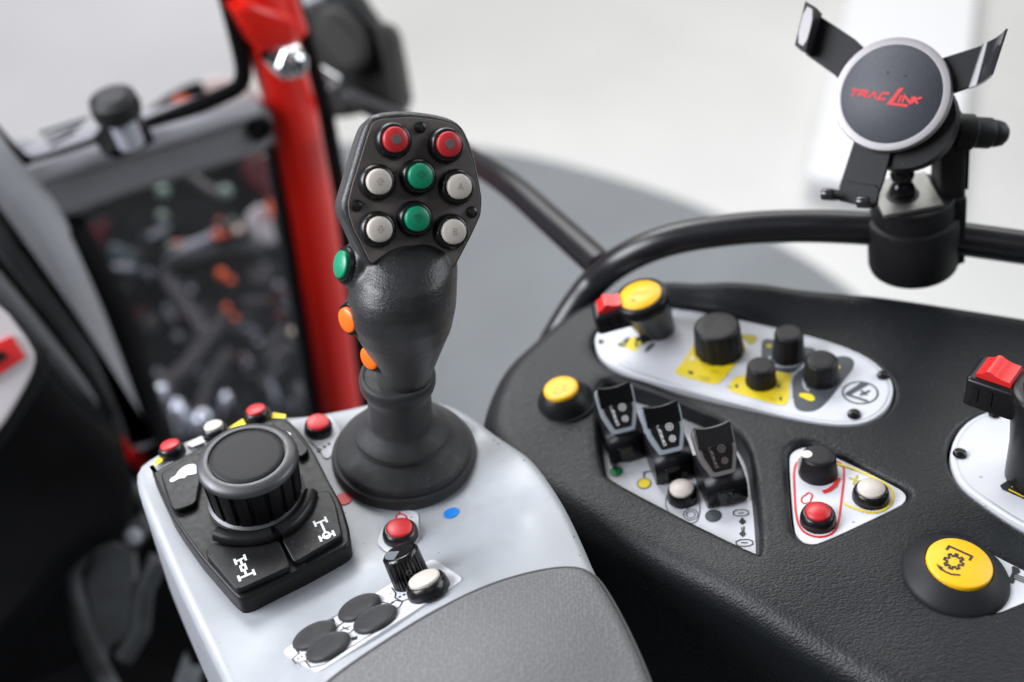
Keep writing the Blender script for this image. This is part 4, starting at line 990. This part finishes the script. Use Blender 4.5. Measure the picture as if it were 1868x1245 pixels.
b = MB(); b.prism(pxy([(-140, -160), (370, -160), (400, -60), (436, 60), (446, 135), (430, 165), (60, 300), (10, 272), (-140, 60)], DP, .002), DNn, .004); b.build('upper_pane', 'pane_glass', door)
b = MB(); b.prism(pxy([(100, 405), (490, 285), (510, 300), (590, 760), (560, 800), (300, 830)], DP, -.002), DNn, .004); b.build('lower_pane', 'pane_glass', door)
b = MB(); b.prism(pxy([(494, 270), (520, 270), (608, 790), (574, 790), (545, 600)], DP, .0), DNn, .02, .003); b.build('window_seal', 'seal', door)
b = MB(); b.tube(pxy([(128, 412), (210, 560), (270, 740), (300, 850)], DP, .02), .014, 10); b.build('window_seal', 'seal', door)
for k in range(3):
    inkm(door, 'glass_lettering', [[(72+10*k, 246+12*k-2), (155-12*k+6, 222+12*k-6)]], .004, DP, 'stem_grey', .003)
# door knob
kh = thing('door_knob', 'black capped silver knob on a black bracket fixed to the door frame', 'door handle', onp(235, 262, DP, .02))
p0, p1 = onp(240, 262, DP, .050), onp(206, 184, DP, .055)
ax = (p1-p0).normalized()
b = MB(); b.lathe(frame(p0, ax), [(.0110, 0), (.0110, (p1-p0).length*.86), (.010, (p1-p0).length*.9)], 24); b.build('knob_stem', 'stem_grey', kh)
b = MB(); b.lathe(frame(p1-ax*.016, ax), [(.013, 0), (.0195, .003), (.0205, .010), (.019, .018), (.012, .022)], 28); b.build('knob_cap', 'lamp_black', kh)
b = dpr([(192, 288), (216, 256), (244, 236), (274, 234), (286, 262), (262, 276), (215, 294)], .048, .04, .005); b.build('knob_bracket', 'seal', kh)

pil = thing('cab_pillar', 'red painted round cab pillar between the door and the windscreen', 'pillar', onp(600, 700, DP, -.01))
PX = [(434, -120), (492, 60), (532, 200), (568, 380), (595, 560), (620, 740), (650, 930)]
b = MB(); b.tube(pxy(PX, DP, .0), .0238, 32); b.build('pillar_tube', 'red_paint', pil)
b = MB(); b.tube(pxy([(x+47, y) for x, y in PX], DP, -.03), .009, 10, flat=1.8); b.build('pillar_seal', 'seal', pil)
b = MB(); b.prism(pxy([(424, 20), (455, 5), (540, 40), (548, 88), (520, 112), (462, 86)], DP, .034), DNn, .03, .006); b.build('hinge_bracket', 'red_paint', pil)
b = MB(); b.tube(pxy([(488, -80), (512, 0), (532, 62)], DP, .0), .015, 16); b.build('branch_tube', 'red_paint', pil)
q = onp(520, 108, DP, .036); b = MB(); b.lathe(frame(q, V((.55, -.75, .1))), [(.016, -.02), (.0165, .012), (.014, .016), (.006, .017)], 6); b.lathe(frame(q+V((.55, -.75, .1)).normalized()*.016, V((.55, -.75, .1))), [(.010, 0), (.010, .008), (.007, .010)], 24); b.build('hinge_bolt', 'chrome', pil, sharp=30)

mir = thing('work_lamp', 'black boxy lamp housing bolted behind the red pillar, seen from its back', 'lamp', at(650, 100, 1.28))
def mp(L, d, th, bev, k=1):
    c = at(650, 100, d); n = -(c-CAM).normalized(); n = (n+V((-.25, 0, .0))).normalized()
    P = pxy(L, (c, n)); P = chaikin(P, k) if k else P
    b = MB(); b.prism(P, n, th, bev); return b
mp([(548, -40), (640, -20), (662, 18), (688, 48), (714, 70), (726, 130), (738, 205), (690, 212), (640, 205), (596, 168), (566, 120), (556, 50)], 1.30, .06, .012).build('lamp_housing', 'lamp_black', mir, sharp=50)
mp([(566, 30), (600, 8), (636, 30), (676, 92), (660, 128), (625, 142), (590, 110)], 1.262, .035, .01).build('housing_back', 'lamp_grey', mir, sharp=50)
mp([(676, 42), (700, 40), (718, 66), (722, 120), (736, 205), (716, 205), (700, 130)], 1.268, .05, .01).build('housing_rim', 'lamp_grey', mir, sharp=50)
mp([(552, 150), (600, 130), (640, 165), (670, 200), (640, 215), (596, 216), (575, 190)], 1.24, .03, .008).build('mount_bracket', 'lamp_black', mir, sharp=50)
for x0, y0, x1, y1, r in ((522, 40, 558, 62, .007), (560, 135, 600, 160, .007), (580, 128, 616, 150, .0065), (584, 165, 592, 185, .007)):
    b = MB(); b.tube([at(x0, y0, 1.16), at(x1, y1, 1.16)], r, 12); b.build('bracket_bolt', 'chrome', mir)
b = MB(); b.tube([at(555, -40, 1.2), at(572, 10, 1.2)], .012, 14); b.build('stem_tube', 'stem_grey', mir)

# ================================================================== dark left side of the cab
dash = thing('left_dashboard', 'black dashboard block with a light switch panel, at the left edge', 'dashboard', at(60, 900, .82))
def lp_(L, d, th, bev, k=1, tilt=(.35, -.1, .25)):
    c = at(60, 760, d); n = (-(c-CAM).normalized()+V(tilt)*.6).normalized(); P = pxy(L, (c, n)); P = chaikin(P, k) if k else P
    b = MB(); b.prism(P, n, th, bev); return b, (c, n)
lp_([(-400, 470), (-100, 480), (0, 580), (80, 660), (120, 720), (175, 760), (255, 850), (250, 980), (160, 1010), (60, 1150), (-100, 1300), (-400, 1300)], .86, .25, .02)[0].build('dash_body', 'dark_cab', dash, sharp=60)
lp_([(-300, 440), (-60, 500), (60, 610), (100, 645), (82, 700), (0, 830), (-80, 900), (-300, 900)], .80, .05, .012)[0].build('panel_bezel', 'seal', dash, sharp=60)
b, PL = lp_([(-300, 500), (-60, 530), (0, 552), (62, 634), (66, 665), (40, 720), (0, 785), (-80, 870), (-300, 870)], .792, .01, .003); b.build('switch_panel', 'machine_white', dash)
b = MB(); b.prism(pxy([(-40, 640), (22, 612), (48, 652), (-10, 690), (-40, 700)], PL, .004), PL[1], .004, .001); o = b.build('red_switch', 'switch_red', dash)
b = MB(); b.prism(pxy([(-30, 650), (6, 640), (14, 652), (-10, 668)], PL, .006), PL[1], .002); b.build('switch_window', 'seal', o)

flo = MB(); flo.prism([at(-900, 1000, 1.0)*0+V(p) for p in ((-1.3, -.6, -.62), (-.17, -.6, -.62), (-.17, .60, -.62), (-.30, .78, -.62), (-1.3, .25, -.62))], (0, 0, 1), .05)
f = flo.build('cab_floor', 'dark_cab'); f['kind'] = 'structure'; f['label'] = 'black cab floor mat'
ped = thing('foot_pedal', 'dark foot pedal with a bent grey side bar, low at the left', 'pedal', at(190, 1100, .95))
b = MB(); b.tube(spline([at(168, 965, .98), at(148, 1010, .97), at(131, 1050, .96), at(142, 1110, .95), at(160, 1170, .94), at(195, 1245, .93), at(250, 1340, .92)], 5), .0085, 12); b.build('side_bar', 'pedal_grey', ped)
c = at(230, 1080, .97); n = (-(c-CAM).normalized()+V((.2, 0, .3))).normalized()
b = MB(); b.prism(pxy([(175, 975), (250, 1000), (258, 1090), (250, 1150), (200, 1180), (190, 1245), (165, 1150), (150, 1060)], (c, n)), n, .015, .004); b.build('pedal_plate', 'dark_metal', ped)
lev = thing('floor_lever', 'dark latch lever with a small bright pin beside the pedal', 'lever', at(210, 930, .95))
b = MB(); b.prism(pxy([(150, 930), (185, 900), (265, 930), (285, 960), (250, 1000), (190, 960)], (at(210, 940, .93), n)), n, .02, .005); b.build('lever_plate', 'dark_metal', lev)
for x, y in ((188, 922), (243, 980)):
    b = MB(); b.lathe(frame(at(x, y, .915), n), [(.007, -.004), (.007, .004), (.003, .006)], 18); b.build('lever_pin', 'stem_grey', lev)
b = MB(); b.tube([at(215, 880, .93), at(270, 925, .93)], .010, 12); b.build('lever_arm', 'dark_metal', lev)
bar = thing('seat_bracket', 'dark bent metal bracket below the armrest edge', 'bracket', at(370, 1200, .9))
b = MB(); b.tube([at(290, 1020, .92), at(262, 1075, .92), at(255, 1150, .92), at(225, 1200, .92)], .009, 12); b.build('bent_strap', 'dark_metal', bar)
b = MB(); b.prism(pxy([(340, 1190), (350, 1215), (372, 1215), (365, 1250), (330, 1290), (320, 1250)], (at(350, 1230, .92), n)), n, .01, .002); b.build('end_plate', 'pedal_grey', bar)
lowp = MB(); lowp.prism(pxy([(-900, 560), (0, 690), (180, 800), (262, 836), (420, 815), (640, 770), (760, 1000), (800, 1500), (-900, 1500)], DP, -.012), DNn, .03, .004)
o = lowp.build('door_lower_panel', 'dark_cab', door)
sill = MB(); sill.prism(pxy([(262, 790), (300, 778), (312, 870), (270, 880), (240, 850)], DP, .01), DNn, .04, .006)
o = sill.build('door_sill', 'red_paint'); o['label'] = 'small red sill piece below the grey door post'; o['category'] = 'sill'

# ================================================================== outside: floor, carpet, stand, machine
FZ = -1.30
b = MB(); b.poly([V((-30, -6, FZ)), V((30, -6, FZ)), V((30, 50, FZ)), V((-30, 50, FZ))]); o = b.build('floor', 'floor_white', smooth=False); o['kind'] = 'structure'; o['label'] = 'pale polished showroom floor'
cp = [on(x, y, FZ+.004) for x, y in chaikin([(300, 262), (600, 262), (800, 262), (900, 272), (1000, 291), (1100, 318), (1200, 348), (1300, 386), (1400, 432), (1500, 490), (1590, 560), (1690, 680)], 2, False)]
cp += [V((1.8, -1.5, FZ+.004)), V((-4.5, -1.5, FZ+.004)), V((-4.5, cp[0].y, FZ+.004))]
b = MB(); b.prism(cp, (0, 0, 1), .003); o = b.build('carpet', 'carpet_grey', smooth=False); o['kind'] = 'structure'; o['label'] = 'grey carpet under the vehicle'
st = thing('display_platform', 'low white display platform lying on the floor behind the phone holder', 'platform', on(1580, 300, FZ))
b = MB(); b.prism([on(x, y, FZ+.07) for x, y in fillet([(1474, 322), (1562, -70), (1790, -70), (1748, 364), (1600, 346)], 14)], (0, 0, 1), .066, .012); b.build('platform_top', 'stand_white', st)

mac = thing('parked_machine', 'dark machine with orange lights, pipes and pale plates seen through the lower door pane', 'machine', at(400, 700, 2.0))
def mc(L, d, th, name, m, k=1, bev=.01):
    c = at(*L[0], d); n = -(at(350, 500, d)-CAM).normalized(); P = pxy(L, (c, n)); P = chaikin(P, k) if k else P
    b = MB(); b.prism(P, n, th, min(bev, th*.4)); return b.build(name, m, mac, sharp=50)
mc([(-150, 420), (150, 330), (330, 290), (500, 250), (560, 300), (640, 900), (300, 1050), (100, 1000)], 2.12, .35, 'machine_body', 'machine_dark', 0)
mc([(440, 290), (492, 275), (500, 380), (470, 350), (446, 330)], 2.2, .05, 'side_panel', 'machine_red')
mc([(150, 420), (180, 400), (205, 395), (200, 430), (175, 470), (150, 480)], 2.2, .05, 'side_panel', 'machine_red')
mc([(447, 395), (470, 372), (488, 375), (500, 420), (505, 445), (478, 450), (455, 430)], 2.0, .05, 'light_panel', 'machine_white')
mc([(486, 360), (496, 365), (503, 400), (495, 398)], 1.98, .03, 'red_edge', 'lens_orange')
mc([(192, 455), (210, 440), (255, 470), (258, 500), (245, 510), (205, 480)], 2.1, .06, 'teal_plate', 'machine_teal')
mc([(445, 478), (485, 472), (498, 505), (490, 525), (448, 522)], 2.0, .05, 'grey_plate', 'machine_grey')
mc([(440, 545), (490, 540), (495, 556), (445, 562)], 2.0, .05, 'grey_plate', 'machine_grey')
for x, y, r, m in ((297, 350, 19, 'lens_green'), (411, 350, 19, 'lens_green'), (296, 395, 16, 'lens_green'), (312, 450, 13, 'lens_green'), (413, 428, 9, 'lens_orange'), (396, 430, 14, 'lens_orange'), (404, 500, 16, 'lens_orange'), (421, 512, 12, 'lens_orange'), (413, 562, 12, 'lens_orange'), (429, 580, 10, 'lens_orange'), (434, 420, 13, 'lens_peach'), (425, 404, 10, 'lens_green'), (534, 606, 11, 'lens_peach'), (526, 544, 7, 'stem_grey'), (470, 625, 9, 'steel_bright'), (350, 528, 9, 'stem_grey'), (440, 655, 12, 'machine_red'), (510, 578, 13, 'machine_red')):
    p = at(x, y, 1.93); s = .66*r*1.93/FPX; b = MB(); b.lathe(frame(p, -(p-CAM)), [(s, -.02), (s, 0), (s*.8, .006), (s*.3, .010)], 20); b.build('marker_lamp', m, mac)
for L, r, m in (([(305, 480), (335, 455), (375, 438), (400, 425)], .012, 'stem_grey'), ([(300, 492), (330, 540), (365, 590), (372, 610)], .022, 'machine_grey'), ([(415, 570), (380, 620), (340, 670), (310, 700), (300, 760)], .020, 'machine_grey'), ([(420, 640), (385, 690), (360, 760)], .016, 'machine_grey'), ([(310, 490), (360, 475), (430, 460), (480, 462)], .03, 'machine_dark'),
        ([(345, 320), (380, 345), (405, 355)], .012, 'machine_grey'), ([(480, 640), (520, 600)], .012, 'machine_grey'), ([(490, 660), (530, 630)], .014, 'machine_grey'), ([(478, 700), (520, 660)], .010, 'machine_grey'), ([(540, 700), (565, 740)], .016, 'machine_grey')):
    b = MB(); b.tube(spline([at(x, y, 1.95) for x, y in L], 4), r*.7, 10); b.build('pipe', m, mac)
for L in ([(272, 715), (290, 700), (310, 705), (300, 735), (280, 740)], [(306, 735), (330, 725), (350, 770), (335, 800), (320, 800)], [(350, 760), (370, 745), (392, 760), (375, 800), (352, 810)], [(400, 720), (420, 715), (425, 740), (404, 745)]):
    mc(L, 1.6, .03, 'steel_fitting', 'steel_bright')
dsh = random.Random(3)
for k in range(120):
    x = dsh.uniform(180, 560); y = dsh.uniform(400, 760)
    if x < 200+(y-400)*.28 or x > 500+(y-400)*.2: continue
    a = dsh.uniform(0, 3.1); l = dsh.uniform(6, 24); w = dsh.uniform(3, 9)
    L = [(x+l*math.cos(a)*i-w*math.sin(a)*j, y+l*math.sin(a)*i+w*math.cos(a)*j) for i, j in ((-1, -1), (1, -1), (1, 1), (-1, 1))]
    mc(L, dsh.uniform(1.98, 2.25), .03, 'fitting', dsh.choice(['machine_grey', 'dark_metal', 'machine_grey', 'machine_red', 'machine_dark', 'machine_dark', 'stem_grey', 'pedal_grey', 'lens_orange' if k % 4 == 0 else 'dark_metal']))
am = thing('mirror_arm', 'black mirror arm with an orange marker lamp beyond the upper door pane', 'mirror arm', at(340, 190, 1.5))
c = at(340, 190, 1.5); n2 = -(c-CAM).normalized()
b = MB(); b.prism(chaikin(pxy([(240, 232), (290, 182), (352, 148), (374, 150), (380, 170), (440, 158), (452, 176), (330, 226), (255, 250)], (c, n2)), 1), n2, .03, .006); b.build('arm_body', 'seal', am)
b = MB(); b.lathe(frame(at(333, 192, 1.46), n2), [(.014, -.01), (.014, 0), (.004, .004)], 20); b.build('marker_lamp', 'lens_orange', am)
b = MB(); b.prism(chaikin(pxy([(370, 150), (385, 142), (418, 142), (424, 164), (376, 172)], (at(395, 160, 1.47), n2)), 1), n2, .02, .004); b.build('pale_lens', 'lens_peach', am)
# ================================================================== light, air, camera
w = bpy.data.worlds.new('World'); scn.world = w; w.use_nodes = True
bg = w.node_tree.nodes['Background']; bg.inputs['Color'].default_value = (.86, .92, 1.0, 1); bg.inputs['Strength'].default_value = .095
def lamp(name, loc, tgt, sx, sy, power, col=(1, 1, 1), spread=180):
    l = bpy.data.lights.new(name, 'AREA'); l.shape = 'RECTANGLE'; l.size = sx; l.size_y = sy; l.energy = power; l.color = col; l.spread = rad(spread)
    o = bpy.data.objects.new(name, l); COL.objects.link(o); o.location = loc
    o.rotation_euler = (V(tgt)-V(loc)).to_track_quat('-Z', 'Y').to_euler(); return o
lamp('hall_ceiling_lamp', (-.5, 6.5, 4.2), (-.3, 5.6, -1.3), 10, 6, 690, (1, .99, .97))
lamp('front_window_light', (-1.15, 2.7, 2.3), (0, .5, 0), 1.3, 1.0, 19, (.95, .97, 1.0), 120)
lamp('left_window_light', (-1.25, .22, .75), (0, .42, .06), 1.0, .9, 19, (.92, .94, 1.0), 110)
lamp('right_window_light', (2.0, .8, 1.2), (.1, .45, 0), 1.6, 1.1, 36, (.90, .95, 1.0))
lamp('rear_fill_light', (.1, -.7, 1.7), (.05, .5, 0), 1.2, .8, 2, (1, .98, .96))  # weak fill added high behind the camera, not an actual window

cd = bpy.data.cameras.new('camera'); cam = bpy.data.objects.new('camera', cd); COL.objects.link(cam)
cam.location = CAM; cam.rotation_euler = (PI/2-PITCH, 0, 0)
cd.sensor_width = 36; cd.lens = FPX*36/1868; cd.clip_start = .02; cd.clip_end = 200
cd.dof.use_dof = True; cd.dof.focus_distance = .508; cd.dof.aperture_fstop = 3.9; cd.dof.aperture_blades = 0
scn.camera = cam
scn.view_settings.view_transform = 'Standard'; scn.view_settings.look = 'None'; scn.view_settings.exposure = 0; scn.view_settings.gamma = 1
scn.render.engine = 'CYCLES'
scn.cycles.use_denoising = True
scn.cycles.max_bounces = 8; scn.cycles.transparent_max_bounces = 12; scn.cycles.caustics_reflective = False; scn.cycles.caustics_refractive = False
scn.cycles.sample_clamp_indirect = 6
